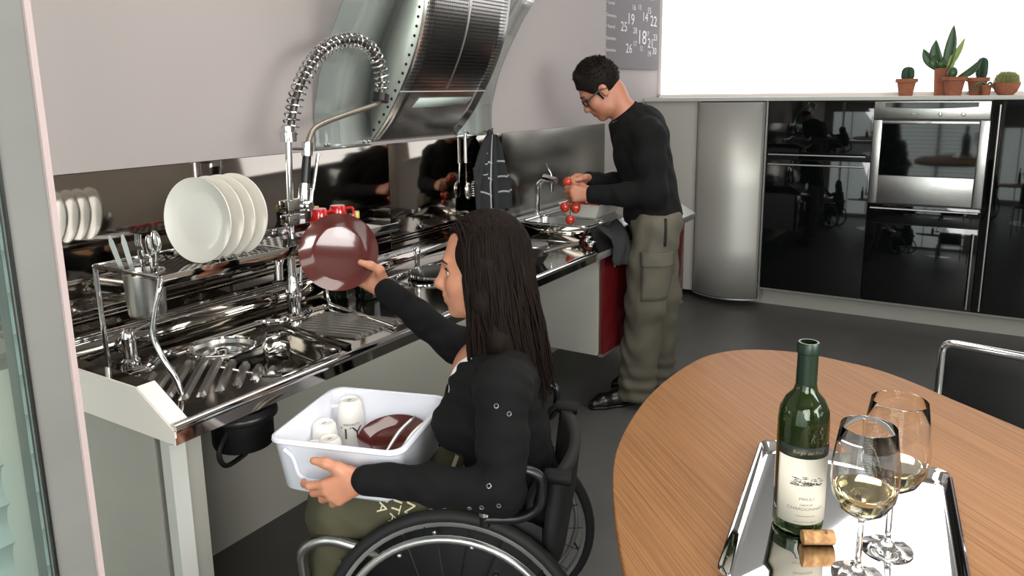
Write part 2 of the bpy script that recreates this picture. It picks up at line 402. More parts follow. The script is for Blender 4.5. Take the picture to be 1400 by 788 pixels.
b = B().lathe([(0, 0), (.042, 0), (.052, .158), (.046, .158), (.045, .148)], (X0+.072, .275, ZS), 28).out('pot', terr, r); B().lathe([(.045, .147), (0, .15)], (X0+.072, .275, ZS), 20).out('soil', soil, r)
o = (X0+.072, .275, ZS+.148)
for dy, dz, w, bd, mt, by in ((.118, .125, .028, (0, .02, 0), g_mid, .01), (.055, .175, .033, (0, .02, 0), g_mid, .008), (-.03, .255, .03, (0, -.006, 0), g_mid, -.005), (-.092, .18, .018, (0, -.006, 0), g_lt, -.01), (-.03, .085, .02, (0, -.012, 0), g_lt, -.015), (.05, .09, .022, (-.02, .02, 0), g_mid, .02), (.012, .07, .025, (-.02, 0, 0), g_mid, .01)):
    leaf((o[0]-.004, o[1]+by, o[2]-.004), (o[0]-.01, o[1]+dy, o[2]+dz), w, bd, mt, r)
r = thing('potted_succulent', (X0-.03, .212, ZS), 'terracotta pot with an egg-shaped succulent and one long leaning leaf', 'potted plant', 'terracotta pots on the shelf')
pot(r, .212, X0-.03, .066, .04, .106); B().sph((X0-.035, .226, ZS+.128), (.024, .027, .034), 18, 12, Matrix.Rotation(.2, 3, 'X')).out('bulb', g_mid, r)
leaf((X0-.03, .19, ZS+.1), (X0-.035, .088, ZS+.205), .02, (0, -.012, -.01), g_mid, r, .5)
r = thing('potted_cactus', (X0+.04, .098, ZS), 'terracotta pot with a tall dark columnar cactus beside the leaning leaf', 'potted plant', 'terracotta pots on the shelf')
pot(r, .098, X0+.04, .061, .036, .1); ribbed((X0+.04, .082, ZS+.09), .03, .125, 12, .22, .6).out('cactus', g_dark, r); spines((X0+.04, .082, ZS+.09), .03, .125, 200, .007).out('spine', g_olive, r, kind='stuff')
r = thing('potted_vine', (X0-.05, .05, ZS), 'little terracotta pot with thin drooping green stems in front of the bowl', 'potted plant', 'terracotta pots on the shelf')
pot(r, .05, X0-.05, .03, .02, .058, .008)
for e in ((.075, .0), (.05, .012), (-.035, .03)):
    B().tube([(X0-.055, .05, ZS+.055), (X0-.075, .05+e[0]*.5, ZS+.07), (X0-.08, .05+e[0]*.9, ZS+.04), (X0-.08, .05+e[0]*1.25, ZS+e[1]+.006)], [.004, .0055, .004, .002], 7, smooth=5).out('stem', g_mid, r)
r = thing('potted_cactus', (X0-.01, -.045, ZS), 'low terracotta bowl with a round golden-spined cactus, rightmost on the shelf', 'potted plant', 'terracotta pots on the shelf')
B().lathe([(0, 0), (.036, 0), (.055, .02), (.066, .05), (.068, .068), (.062, .068), (.06, .06)], (X0-.01, -.045, ZS), 28).out('pot', terr, r); B().lathe([(.06, .06), (0, .064)], (X0-.01, -.045, ZS), 20).out('soil', soil, r)
ribbed((X0-.01, -.045, ZS+.05), .058, .08, 16, .15, .35).out('cactus', g_olive, r); spines((X0-.01, -.045, ZS+.05), .058, .08, 1100, .016, .0006).out('spine', g_gold, r, kind='stuff')

# ---------------------------------------------------------------- chalkboard
slate = M('slate', (112, 108, 110), .75, noise=(3, .06)); chalk = M('chalk', (222, 220, 220), .9)
cb = thing('chalkboard', (4.82, 2.08, 1.594), 'grey chalkboard covered in white chalk numbers beside the bright window', 'chalkboard')
B().box((4.826, 2.078, 1.895), (.935, .016, .6)).out('board', slate, cb, smooth=False)
B().box((4.352, 2.076, 1.895), (.014, .024, .61)).out('frame', MT['black'], cb, smooth=False)
def cbpt(px, py):   # board-plane point from the measured layout grid (0..80, 0..97)
    return Vector((4.357+px/77.5*.93, 2.0692, 1.594+(97-py)/97*.43))
for tx, px, py, s in (('16', 38, 8, .05), ('13', 46, 6, .045), ('15', 60, 8, .06), ('19', 34, 26, .1), ('14', 54, 19, .085), ('22', 67, 23, .1), ('25', 25, 38, .085), ('28', 40, 41, .055), ('18', 50, 50, .13), ('17', 58, 43, .045), ('23', 70, 47, .06), ('17', 40, 60, .05), ('26', 32, 68, .085), ('21', 63, 57, .09), ('30', 69, 68, .065), ('12', 49, 66, .045), ('19', 61, 73, .055), ('14', 48, -12, .09), ('20', 62, -14, .08), ('11', 30, -10, .07)):
    c = cbpt(px+2, py); lettering(tx, s, lambda u, v: Vector((c.x+u*1.25, c.y, c.z+v)), chalk, cb, 'chalk_number')
for tx, py in (('Lunedi', 8), ('Domenica', 25), ('Venerdi', 40), ('Settembre', 56), ('Settembre', 72), ('Martedi', -9)):
    c = cbpt(10, py); lettering('• '+tx, .03, lambda u, v: Vector((c.x+u*1.15, c.y, c.z+v)), chalk, cb, 'printed_day')
# ================================================================== sink and hob counter
ZD, ZT, YF = .806, .87, 1.315
wt = thing('steel_worktop', (1.85, 1.6, .77), 'long polished steel sink and hob worktop along the counter wall', 'worktop')
# sunken deck with openings for the sink bowl and drain lobe
LX, LY = 1.20, 1.652
lobe = [(LX+.083*math.cos(a), LY+.083*math.sin(a)) for a in np.linspace(0, 2*PI, 41)[:-1]]
bowl = [(1.118, 1.385), (1.14, 1.36), (1.32, 1.352), (1.345, 1.37), (1.385, 1.60), (1.375, 1.632), (1.335, 1.642), (1.30, 1.60), (1.25, 1.566), (1.15, 1.556), (1.105, 1.53)]
deck_out = [(.868, YF+.012), (2.712, YF+.012), (2.835, 1.40), (2.905, 1.46), (2.905, 1.80), (.868, 1.80)]
B().holes(deck_out, [bowl, lobe], ZD).out('deck', MT['deck'], wt, smooth=False, solid=.002)
sb = B(); n = len(bowl); cx = sum(p[0] for p in bowl)/n; cy = sum(p[1] for p in bowl)/n
def sh(p, k, z): return (cx+(p[0]-cx)*k, cy+(p[1]-cy)*k, z)
sb.grid([[(p[0], p[1], ZD+.002) for p in bowl], [sh(p, .985, ZD-.004) for p in bowl], [sh(p, .965, ZD-.02) for p in bowl], [sh(p, .95, ZD-.046) for p in bowl], [sh(p, .91, ZD-.054) for p in bowl], [sh(p, .02, ZD-.055) for p in bowl]], closed=True)
bw = sb.out('sink_bowl', MT['deck'], wt, angle=50)
B().tube([(p[0], p[1], ZD+.002) for p in bowl], .0035, 6, closed=True).out('bowl_rim', MT['chrome'], bw)
dr = B().lathe([(.087, .001), (.086, .004), (.082, .004), (.079, -.012), (.06, -.016), (.057, -.013), (.052, -.013), (.048, -.024), (0, -.026)], (LX, LY, ZD), 48).out('drain', MT['rib_st'], bw)
B().tube([(x, y, ZD+.003) for x, y in lobe], .0042, 8, closed=True).out('drain_ring', MT['chrome'], bw)
B().lathe([(.04, -.02), (.036, -.012), (.016, -.008), (.014, .002), (0, .006)], (LX, LY, ZD-.004), 24).out('strainer', MT['chrome'], bw)
# front rail, end cheeks, rear riser and rails
B().tube(bez([(.832, YF+.006, ZD-.001), (2.73, YF+.006, ZD-.001)], .01), .011, 12).out('front_rail', MT['chrome'], wt)
B().prism([(.83, YF, ZD-.004), (.83, YF-.002, ZD-.034), (.83, YF+.02, ZD-.037), (.83, YF+.03, ZD-.004)], (1.90, 0, 0)).out('front_lip', MT['mirror'], wt, smooth=False)
ck = B().prism([(.829, YF-.001, .772), (.829, YF-.001, .800), (.829, 1.432, ZT), (.829, 1.9, ZT), (.829, 1.9, .772)], (.004, 0, 0)).out('end_cheek', MT['white_lac'], wt, smooth=False)
B().prism([(.833, YF, .774), (.833, YF, .8), (.833, 1.432, ZT-.0005), (.833, 1.9, ZT-.0005), (.833, 1.9, .774)], (.036, 0, 0)).out('cheek_body', MT['mirror'], wt, smooth=False)
B().prism([(.831, YF, .801), (.831, 1.432, ZT+.001), (.871, 1.432, ZT+.001), (.871, YF, .801)], (0, -.001, .001)).out('cheek_slope_glare', MT['white_lac'], wt, smooth=False)  # white sheet: bright reflection on the sloped steel put into the colour
B().quad((.868, 1.80, ZD), (2.905, 1.80, ZD), (2.905, 1.80, ZT), (.868, 1.80, ZT)).out('rear_riser', MT['mirror'], wt, solid=.002)
B().box((1.867, 1.85, ZT-.003), (2.075, .1, .006)).out('rear_ledge', MT['mirror'], wt, smooth=False)
for y in (1.803, 1.835, 1.856): B().box((2.44, y, ZT+.002), (3.2, .006, .005), bev=.0015).out('rear_rail', MT['chrome'], wt)
# tray bead with angled corners
bead = [(.955, 1.69), (1.02, 1.69), (1.09, 1.747), (1.40, 1.747), (1.44, 1.70), (1.50, 1.685), (1.56, 1.72), (1.625, 1.70)]
B().tube(bez([(x, y, ZD+.004) for x, y in bead], .02), .0055, 8).tube(bez([(x, y-.018, ZD+.003) for x, y in bead], .02), .003, 8).out('tray_bead', MT['chrome'], wt)
# diagonal drainer ribs, left
d = Vector((-.72, -.69, 0)).normalized(); q = Vector((d.y, -d.x, 0))
def rib(c, L, w, h=.006, dd=d):
    qq = Vector((dd.y, -dd.x, 0)); b = B(); rows = []
    for t, k in ((-.5, .15), (-.46, .85), (-.42, 1), (.42, 1), (.46, .85), (.5, .15)):
        p = Vector(c)+dd*L*t; rows.append([p+qq*w*.5*s2*(.6+.4*k)+Vector((0, 0, h*k*hh)) for s2, hh in ((-1, -.1), (-.45, 1), (.2, 1), (1, -.1))])
    return b.grid(rows).out('rib', MT['rib_st'], wt, angle=25)
for k, (L, sh_) in enumerate(((.10, .0), (.17, -.005), (.24, -.01), (.27, -.012), (.25, .0), (.20, .012), (.145, .024), (.09, .034), (.045, .045))):
    c = Vector((.945, 1.585, ZD))+Vector((.0225, -.0235, 0))*k*1.06 + Vector((.02, .0, 0)) - d*sh_*0
    c = Vector((.955+.0235*k, 1.60-.0255*k, ZD)) - d*(-.0)
    rib(c, L, .026, .011)
# drainer on the right of the bowl
d2 = Vector((.19, -.98, 0)).normalized()
for k in range(9):
    t = k/8
    rib((1.415+.165*t, 1.50+.02*t, ZD), .23+.06*t, .015, .010, Vector((.23, -.97, 0)).normalized())
B().tube(bez([(1.40, 1.64, ZD+.006), (1.365, 1.36, ZD+.006)], .01), .008, 8).out('drainer_edge', MT['deck'], wt)
# raised end section with the small sink, front bevel
RX0, RX1 = 2.905, 3.95
sm = rrect(2.93, 3.125, 1.455, 1.79, .04)
B().holes([(2.905, 1.432), (RX1, 1.432), (RX1, 1.9), (2.905, 1.9)], [sm], ZT).out('raised_top', MT['steel_h'], wt, smooth=False, solid=.003)
B().grid([[(x, y, ZT+.002) for x, y in sm], [(3.0275+(x-3.0275)*.98, 1.625+(y-1.625)*.98, ZT-.01) for x, y in sm], [(3.0275+(x-3.0275)*.95, 1.625+(y-1.625)*.96, ZT-.13) for x, y in sm], [(3.0275+(x-3.0275)*.8, 1.625+(y-1.625)*.85, ZT-.145) for x, y in sm], [(3.0275+(x-3.0275)*.02, 1.625+(y-1.625)*.02, ZT-.147) for x, y in sm]], closed=True).out('small_sink', MT['steel'], wt, angle=50)
B().tube([(x, y, ZT+.001) for x, y in sm], .004, 6, closed=True).out('small_sink_rim', MT['chrome'], wt)
B().prism([(2.755, YF, .802), (RX1, YF, .802), (RX1, 1.434, ZT), (2.905, 1.434, ZT)], (0, .004, -.006)).out('front_bevel', MT['steel_h'], wt, smooth=False)
B().box(((2.755+RX1)/2, YF+.012, .786), (RX1-2.755, .024, .03), bev=.003).out('front_edge', MT['alu'], wt)
B().quad((2.905, 1.46, ZD), (2.905, 1.80, ZD), (2.905, 1.80, ZT), (2.905, 1.46, ZT)).out('side_riser', MT['mirror'], wt, solid=.002)
cp = B().grid([[Vector((2.695, YF+.004, ZD+.004)).lerp(Vector((2.80, 1.44, ZD+.012)), t), Vector((2.76, YF+.002, ZD+.001)).lerp(Vector((2.91, 1.437, ZT+.004)), t)] for t in (0, .5, 1)]).out('control_panel', MT['black_glass'], wt, smooth=False, solid=.004)
for k, t in enumerate((.35, .66)):
    p = Vector((2.728, YF+.004, ZD+.006)).lerp(Vector((2.855, 1.438, ZT-.024)), t)
    B().lathe([(.013, 0), (.013, .004), (.009, .006), (.008, .022), (.006, .026), (0, .027)], p, 16, Matrix.Rotation(.5, 3, 'X')).box(p+Vector((0, -.01, .02)), (.006, .026, .008), bev=.002).out('control_knob', MT['chrome'], cp)
# hotplates set into the deck
def hotplate(x, y, r):
    h = B().lathe([(r*1.18, 0), (r*1.17, .005), (r*1.08, .006), (r*1.04, .002)], (x, y, ZD), 44).out('hotplate_ring', MT['chrome'], wt)
    return h
hotplate(2.07, 1.655, .105); hotplate(2.40, 1.70, .075); hotplate(2.72, 1.625, .085)
B().lathe([(.10, .002), (.10, .016), (.096, .018), (0, .018)], (2.11, 1.64, ZD+.003), 44).out('hotplate', M('cast_black', (16, 17, 18), .35), wt)
B().tube([(2.11+.103*math.cos(a), 1.64+.103*math.sin(a), ZD+.013) for a in np.linspace(0, 2*PI, 40)[:-1]], .008, 8, closed=True).out('hotplate_band', MT['chrome'], wt)
B().lathe([(.072, .002), (.072, .014), (.068, .016), (0, .016)], (2.40, 1.70, ZD+.002), 40).out('hotplate', bpy.data.materials['cast_black'], wt)
B().lathe([(.082, .002), (.082, .012), (.076, .014), (.06, .0145), (0, .0145)], (2.72, 1.625, ZD+.002), 40).out('hotplate', MT['steel'], wt)
# hob tray bead, same angled corners
hb = [(1.80, 1.58), (1.90, 1.72), (1.99, 1.775), (2.86, 1.775), (2.872, 1.47), (2.72, 1.35)]
B().tube(bez([(x, y, ZD+.003) for x, y in hb], .02), .004, 8).out('hob_bead', MT['chrome'], wt)

# support panel at the left end
lg = thing('support_panel', (.86, 1.6, 0), 'grey end panel with a pale front edge carrying the left end of the counter', 'support panel')
B().box((.852, 1.68, .386), (.03, .56, .772)).out('panel', MT['grey'], lg, smooth=False)
B().box((.855, 1.365, .386), (.036, .03, .772)).out('front_edge', MT['grey_lt'], lg, smooth=False)
B().box((.907, 1.41, .386), (.072, .02, .772)).out('return_panel', MT['grey'], lg, smooth=False)
# waste disposer below the bowl
wdp = thing('waste_disposer', (1.17, 1.46, .58), 'black cylindrical waste trap hanging under the left sink', 'waste trap')
B().lathe([(.02, .185), (.074, .185), (.08, .175), (.08, .16), (.07, .155), (.07, .10), (.066, .09), (0, .09)], (1.075, 1.43, .558), 32).out('housing', MT['black_soft'], wdp)
B().lathe([(.0805, .174), (.082, .171), (.082, .163), (.0805, .16)], (1.075, 1.43, .558), 32).out('collar', MT['black'], wdp)
B().tube([(1.03, 1.41, .72), (.985, 1.40, .67), (1.0, 1.40, .63), (1.07, 1.42, .625)], .006, 8, smooth=6).out('hose', MT['black'], wdp)

# red base cabinet below the raised section
bc = thing('base_cabinet', (3.5, 1.6, .304), 'hanging base cabinet with dark red drawer fronts behind the standing man', 'cabinet')
B().box((2.912, 1.642, .54), (.02, .50, .47)).out('side_panel', MT['grey'], bc, smooth=False)
B().box((3.44, 1.64, .54), (1.03, .48, .465)).out('carcass', MT['grey_lt'], bc, smooth=False)
for x0, x1 in ((2.925, 3.44), (3.446, 3.94)):
    dfr = B().box(((x0+x1)/2, 1.378, .535), (x1-x0, .02, .46), bev=.002).out('drawer_front', MT['red_lac'], bc)
    hx = x1-.2 if x1 > 3.5 else x0+.12
    B().lathe([(0, .004), (.014, .003), (.021, .008), (.024, .004), (.025, 0)], (hx, 1.368, .70), 24, Matrix.Rotation(PI/2, 3, 'X')).out('handle', MT['chrome'], dfr)
B().box((3.43, 1.378, .302), (1.04, .022, .008)).out('bottom_edge', MT['alu'], bc, smooth=False)
# ================================================================== cooker hood
hd = thing('cooker_hood', (2.33, 1.9, 1.28), 'curved perforated steel cooker hood with side glass wings on the wall', 'cooker hood')
prof = [Vector((0, y, z)) for y, z in ((1.897, 1.283), (1.82, 1.362), (1.757, 1.45), (1.70, 1.545), (1.656, 1.645), (1.63, 1.745), (1.62, 1.85), (1.63, 1.97), (1.665, 2.09), (1.73, 2.2), (1.82, 2.28), (1.895, 2.32))]
pr = catmull(prof, 6)
HX0, HX1 = 2.065, 2.59
B().grid([[(x, p.y, p.z) for x in np.linspace(HX0, HX1, 9)] for p in pr]).out('shell', MT['hood_st'], hd, solid=.003, angle=60)
gp = catmull([Vector((0, y, z)) for y, z in ((1.893, 1.272), (1.893, 1.36), (1.885, 1.42), (1.835, 1.565), (1.735, 1.735), (1.66, 1.84), (1.60, 1.98), (1.58, 2.12), (1.60, 2.3))], 5)
for x0, x1 in ((1.80, HX0-.003), (HX1+.003, 2.85)):
    B().grid([[(x, p.y, p.z) for x in (x0, x1)] for p in gp]).out('glass_wing', MT['hood_gl'], hd, solid=.008)
gin = [p for p in gp if p.z < 1.86]
for x, sgn in ((HX0, -1), (HX1, 1)):
    po = [p for p in pr if p.z < 1.86]; poly = [(x, p.y, p.z) for p in po]+[(x, min(p.y+.012, 1.895), p.z) for p in reversed(gin)]
    sp = B(); n = 26
    def at(lst, t): 
        i = min(int(t*(len(lst)-1)), len(lst)-2); return lst[i].lerp(lst[i+1], t*(len(lst)-1)-i)
    rows = [[(x, at(po, k/n).y, at(po, k/n).z), (x, at(gin, k/n).y+.004, at(gin, k/n).z)] for k in range(n+1)]
    sp = sp.grid(rows).out('side_plate', M('satin_side_plate', (178, 186, 178), .4, .55) if sgn < 0 else bpy.data.materials['satin_side_plate'], hd, solid=.003)
    if sgn < 0:
        hm = None
        for k in range(19):
            t = .03+k*.052; p = at(po, t); q = at(po, min(t+.02, 1)); tg = (q-p).normalized(); nn = Vector((0, tg.z, -tg.y)); nn = nn if nn.y > 0 else -nn
            c = Vector((x-.002, p.y, p.z))+nn*.014
            B().cyl(c, c+Vector((-.0012, 0, 0)), .0052, n=12).out('vent_hole', MT['dark_in'], hd)
sl_ = [p for p in pr if 1.455 < p.z < 1.475]
B().box((cx if False else (HX0+HX1)/2, 1.750, 1.459), (HX1-HX0, .006, .004)).out('band_seam', MT['steel'], hd, smooth=False)
# perforation rows on the curved face
pf = B(); s_acc = 0; last = None; rows = []
fine = catmull(prof, 40)
for a, b_ in zip(fine, fine[1:]):
    s_acc += (b_-a).length
    if a.z > 1.475 and a.z < 2.0 and s_acc > .0125:
        s_acc = 0; rows.append((a, (b_-a).normalized()))
for p, tg in rows:
    nn = Vector((0, -tg.z, tg.y)); nn = nn if nn.y < 0 else -nn
    for x in np.arange(HX0+.022, HX1-.015, .0112):
        if abs(x-(HX0+HX1)/2) < .012: continue
        c = Vector((x, p.y, p.z))+nn*.0022
        pf.quad(c+Vector((-.0028, 0, 0))-tg*.0028, c+Vector((.0028, 0, 0))-tg*.0028, c+Vector((.0028, 0, 0))+tg*.0028, c+Vector((-.0028, 0, 0))+tg*.0028)
pf.out('perforation', MT['dark_in'], hd, smooth=False, kind='stuff', fix=False)
sm_ = B(); cx = (HX0+HX1)/2
sm_.grid([[(x, p.y-.003, p.z) for x in (cx-.003, cx+.003)] for p in pr if p.z > 1.455]).out('panel_seam', MT['steel'], hd, solid=.002)
p0, p1 = Vector((0, 1.787, 1.405)), Vector((0, 1.765, 1.438)); off = Vector((0, -.003, -.002))
B().quad(*[Vector((x, p.y, p.z))+off for x, p in ((2.17, p0), (2.50, p0), (2.52, p1), (2.19, p1))]).out('lamp_cover', M('frosted_lamp', (176, 190, 182), .4), hd, solid=.003)
for x in (1.835, 1.85, 2.02, 2.045, 2.66): B().lathe([(.006, 0), (.006, .003), (0, .004)], (x, 1.887, 1.285), 12, Matrix.Rotation(PI/2, 3, 'X')).out('screw', MT['chrome'], hd)

# ================================================================== pre-rinse tap
TY = 1.712
st = thing('spray_tap', (1.501, TY, ZD), 'tall chrome pre-rinse spray tap with coiled spring hose', 'tap')
B().lathe([(.026, 0), (.026, .006), (.02, .012), (.018, .04), (.024, .055), (.024, .075), (.017, .105), (.0125, .13), (.0125, .19), (.0, .19)], (1.503, TY, ZD), 28).out('base_body', MT['chrome'], st)
B().cyl((1.507, TY, .99), (1.524, TY, 1.335), .0095, n=16).out('riser', MT['chrome'], st)
B().tube(bez([(1.503, TY, .985), (1.47, TY-.005, 1.0), (1.448, TY-.01, .985), (1.444, TY-.012, .93)], .03), [.011, .012, .013, .011], 12).out('spout', MT['chrome'], st)
B().cyl((1.522, TY-.01, .90), (1.534, TY-.012, .985), .004, n=10).sph((1.522, TY-.01, .90), .008, 10, 8).cyl((1.51, TY, .898), (1.522, TY-.01, .90), .006).out('side_lever', MT['chrome'], st)
B().cyl((1.515, TY-.005, .865), (1.55, TY-.02, .895), .0035, n=8).out('pin_lever', MT['chrome'], st)
B().box((1.525, TY, 1.134), (.07, .04, .036), bev=.003).box((1.52, TY, 1.094), (.06, .04, .03), bev=.003).out('clamp_block', MT['chrome'], st)
B().lathe([(.016, 0), (.016, .014), (.012, .018), (0, .018)], (1.56, TY-.018, 1.13), 16, Matrix.Rotation(PI/2, 3, 'X')).cyl((1.565, TY-.03, 1.13), (1.575, TY-.03, 1.175), .0055, n=10).out('valve', MT['chrome'], st)
path = catmull([Vector((x, TY, z)) for x, z in ((1.524, 1.335), (1.538, 1.372), (1.564, 1.448), (1.613, 1.522), (1.675, 1.578), (1.745, 1.609), (1.818, 1.618), (1.883, 1.598), (1.922, 1.55), (1.935, 1.495), (1.927, 1.44))], 10)
B().tube(path, .0105, 12).out('inner_hose', M('dark_hose_steel', (96, 92, 88), .35, .9), st)
cum = [0]
for a, b_ in zip(path, path[1:]): cum.append(cum[-1]+(b_-a).length)
tot = cum[-1]; hp = []; coils = 34; NS = coils*14
for k in range(NS+1):
    s = tot*k/NS; i = min(max(np.searchsorted(cum, s)-1, 0), len(path)-2); t = (s-cum[i])/(cum[i+1]-cum[i]); c = path[i].lerp(path[i+1], t); tg = (path[i+1]-path[i]).normalized()
    n1 = Vector((0, 1, 0)); n2 = tg.cross(n1); a = 2*PI*coils*k/NS
    hp.append(c+(n1*math.cos(a)+n2*math.sin(a))*.0225)
B().tube(hp, .0028, 6).out('spring', MT['chrome'], st)
B().lathe([(.024, -.014), (.024, .012), (.019, .016), (.019, .03), (0, .03)], (1.524, TY, 1.335), 20).out('spring_seat', MT['chrome'], st)
B().cyl((1.929, TY, 1.452), (1.922, TY, 1.428), .027, n=20).out('spring_clip', MT['black'], st)
B().tube([(1.925, TY, 1.436), (1.905, TY, 1.42), (1.852, TY, 1.408), (1.751, TY, 1.388), (1.665, TY, 1.368), (1.622, TY, 1.35), (1.60, TY, 1.318), (1.596, TY, 1.30)], .0085, 12, smooth=6).out('hose', M('braided_hose', (150, 142, 130), .35, .8, bump=(400, .4, .001)), st)
B().tube([(1.53, TY, 1.30), (1.592, TY, 1.295)], .004, 8).cyl((1.595, TY, 1.315), (1.591, TY, 1.275), .0165, n=18).out('hose_holder', MT['chrome'], st)
B().cyl((1.591, TY, 1.28), (1.574, TY, 1.19), .0125, .0145, 18).out('grip', MT['black'], st)
B().cyl((1.575, TY, 1.195), (1.566, TY, 1.145), .016, .018, 18).box((1.58, TY, 1.165), (.02, .024, .03), bev=.003).out('spray_head', MT['chrome'], st)
B().tube([(1.584, TY-.004, 1.15), (1.60, TY-.006, 1.175), (1.629, TY-.006, 1.278)], [.006, .005, .0055], 8).out('trigger', MT['alu'], st)

# soap dispenser and chrome bollard
sd = thing('soap_dispenser', (.993, 1.722, ZD), 'short chrome soap dispenser with thin nozzle at the left end of the counter', 'soap dispenser')
B().lathe([(.022, 0), (.022, .02), (.0165, .026), (.0165, .075), (.0145, .09), (.008, .099), (0, .101)], (.993, 1.722, ZD), 24).out('body', MT['chrome'], sd)
B().cyl((.998, 1.722, ZD+.085), (1.078, 1.725, ZD+.099), .0028, n=8).out('nozzle', MT['chrome'], sd)
bo = thing('chrome_bollard', (2.13, 1.752, ZD), 'small polished chrome water outlet standing behind the front hotplate', 'water outlet')
B().lathe([(.017, 0), (.017, .012), (.011, .018), (.011, .06), (.013, .066), (.013, .085), (.008, .094), (0, .095)], (2.13, 1.752, ZD), 24).out('body', MT['chrome'], bo)
B().cyl((2.13, 1.752, ZD+.09), (2.115, 1.745, ZD+.108), .0028, n=8).out('nozzle', MT['chrome'], bo)

# ================================================================== dish rack over the sink
ZR = 1.066; RXa, RXb, RYa, RYb = .945, 1.725, 1.487, 1.745
rk = thing('dish_rack', (1.33, 1.62, ZD), 'steel wire dish rack standing over the left sink', 'dish rack')
B().tube(bez([(RXa, RYb-.005, ZR), (RXa, RYa+.01, ZR)], .01), .006, 8).out('end_bar', MT['chrome'], rk)
B().box(((RXa+RXb)/2, RYa, ZR-.006), (RXb-RXa, .004, .026), bev=.001).out('front_rail', MT['chrome'], rk)
B().box(((RXa+RXb)/2, RYb, ZR-.006), (RXb-RXa, .004, .022), bev=.001).out('rear_rail', MT['chrome'], rk)
B().tube(bez([(RXa, RYb-.004, ZR+.002), (.948, RYb+.002, ZR-.02), (.962, 1.765, ZD+.004)], .02), .0062, 10).out('leg', MT['chrome'], rk)
B().tube([(RXa+.002, RYa+.004, ZR), (.936, RYa-.002, ZR-.025), (.928, 1.495, 1.0), (.924, 1.503, .945), (.930, 1.49, .895), (.940, 1.462, .845), (.942, 1.452, ZD+.006)], .0062, 10, smooth=6).out('leg', MT['chrome'], rk)
B().tube(bez([(1.64, 1.72, ZR-.01), (1.625, 1.70, ZD+.01), (1.545, 1.36, ZD+.009)], .03), .0062, 10).out('leg', MT['chrome'], rk)
# perforated tray with a real hole for the cutlery cup
hol = [(.982+.045*math.cos(a), 1.61+.045*math.sin(a)) for a in np.linspace(0, 2*PI, 25)[:-1]]
ty = B().holes([(RXa+.006, RYa+.003), (1.152, RYa+.003), (1.152, RYb-.003), (RXa+.006, RYb-.003)], [hol], ZR-.008).out('tray', MT['mirror'], rk, smooth=False, solid=.0015)
ph = B()
for i in range(9):
    for j in range(12):
        x, y = 1.04+i*.0125, 1.51+j*.0195+(i % 2)*.009
        if (x-.982)**2+(y-1.61)**2 > .052**2: ph.quad((x-.0035, y-.0045, ZR-.0068), (x+.0035, y-.0045, ZR-.0068), (x+.0035, y+.0045, ZR-.0068), (x-.0035, y+.0045, ZR-.0068))
ph.out('tray_hole', MT['dark_in'], ty, smooth=False, kind='stuff')
B().box((1.152, (RYa+RYb)/2, ZR-.006), (.003, RYb-RYa, .018)).out('divider', MT['chrome'], rk, smooth=False)
B().box((1.30, (RYa+RYb)/2, ZR-.006), (.003, RYb-RYa, .018)).out('divider', MT['chrome'], rk, smooth=False)
for k in range(13):
    x = 1.115+k*.0155
    if k in (0, 2, 4, 6, 8): B().tube([(x+.012, RYa+.004, ZR-.006), (x+.012, RYa+.03, ZR+.012), (x+.012, RYa+.05, ZR-.008)], .0022, 6, smooth=4).out('plate_wire', MT['chrome'], rk)
    B().cyl((x, RYa, ZR-.012), (x, RYb, ZR-.012), .002, n=6).out('floor_wire', MT['chrome'], rk)
sh2 = B().box((1.51, (RYa+RYb)/2, ZR-.009), (.42, RYb-RYa-.004, .003)).out('shelf', MT['mirror'], rk, smooth=False)
ph = B()
for i in range(16):
    for j in range(8):
        x, y = 1.325+i*.0118, 1.50+j*.03+(i % 2)*.013; ph.quad((x-.003, y-.008, ZR-.007), (x+.003, y-.008, ZR-.007), (x+.003, y+.008, ZR-.007), (x-.003, y+.008, ZR-.007))
ph.out('shelf_slot', MT['dark_in'], sh2, smooth=False, kind='stuff')
# plates standing in the rack
cream = M('cream_porcelain', (240, 238, 230), .2, coat=.25)
lab = ('white dinner plate standing foremost in the dish rack, its face fully visible', 'second white plate in the rack, directly behind the foremost one', 'third white plate in the rack, between second and hindmost', 'hindmost white plate in the rack, nearest the spray tap')
for k, (x, y) in enumerate(((1.131, 1.588), (1.167, 1.588), (1.20, 1.588), (1.237, 1.588))):
    R = Matrix.Rotation(math.radians(10), 3, 'Z') @ Matrix.Rotation(math.radians(-86), 3, 'Y')
    rr = .1025
    o = B().lathe([(0, .004), (rr*.6, .004), (rr*.72, .007), (rr*.97, .017), (rr, .0185), (rr*.995, .0145), (rr*.72, .002), (rr*.62, 0), (0, 0)], (x, y, ZR+.0945), 56, R).out('plate', cream, angle=70)
    tag(o, lab[k], 'plate', 'white plates in the rack')
# cutlery cup and cutlery
cu = tag(B().lathe([(0, -.10), (.038, -.10), (.0405, -.094), (.044, 0), (.047, .002), (.044, .003), (.0425, -.001), (.039, -.092), (0, -.096)], (.982, 1.61, ZR-.005), 36).out('cutlery_cup', MT['steel']), 'brushed steel cutlery cup hanging in the rack end', 'cutlery cup')
def knife(a, b, label, w=.011):
    a, b = Vector(a), Vector(b); d = (b-a).normalized(); s = d.cross(Vector((-.83, -.5, 0))).normalized(); n = s.cross(d); L = (b-a).length
    k = thing('table_knife', a, label, 'knife', 'cutlery in the steel cup')
    B().tube([a, a+d*L*.5], [.0035, .0045], 8).out('handle', MT['chrome'], k)
    B().prism([a+d*L*.48-s*w*.4, a+d*L*.55-s*w*.55, a+d*L*.9-s*w*.6, b-s*w*.15, b+s*w*.3, a+d*L*.9+s*w*.5, a+d*L*.48+s*w*.4], n*.0014).out('blade', MT['alu'], k, smooth=False)
knife((.972, 1.63, .972), (.955, 1.685, 1.142), 'leftmost table knife standing in the cutlery cup')
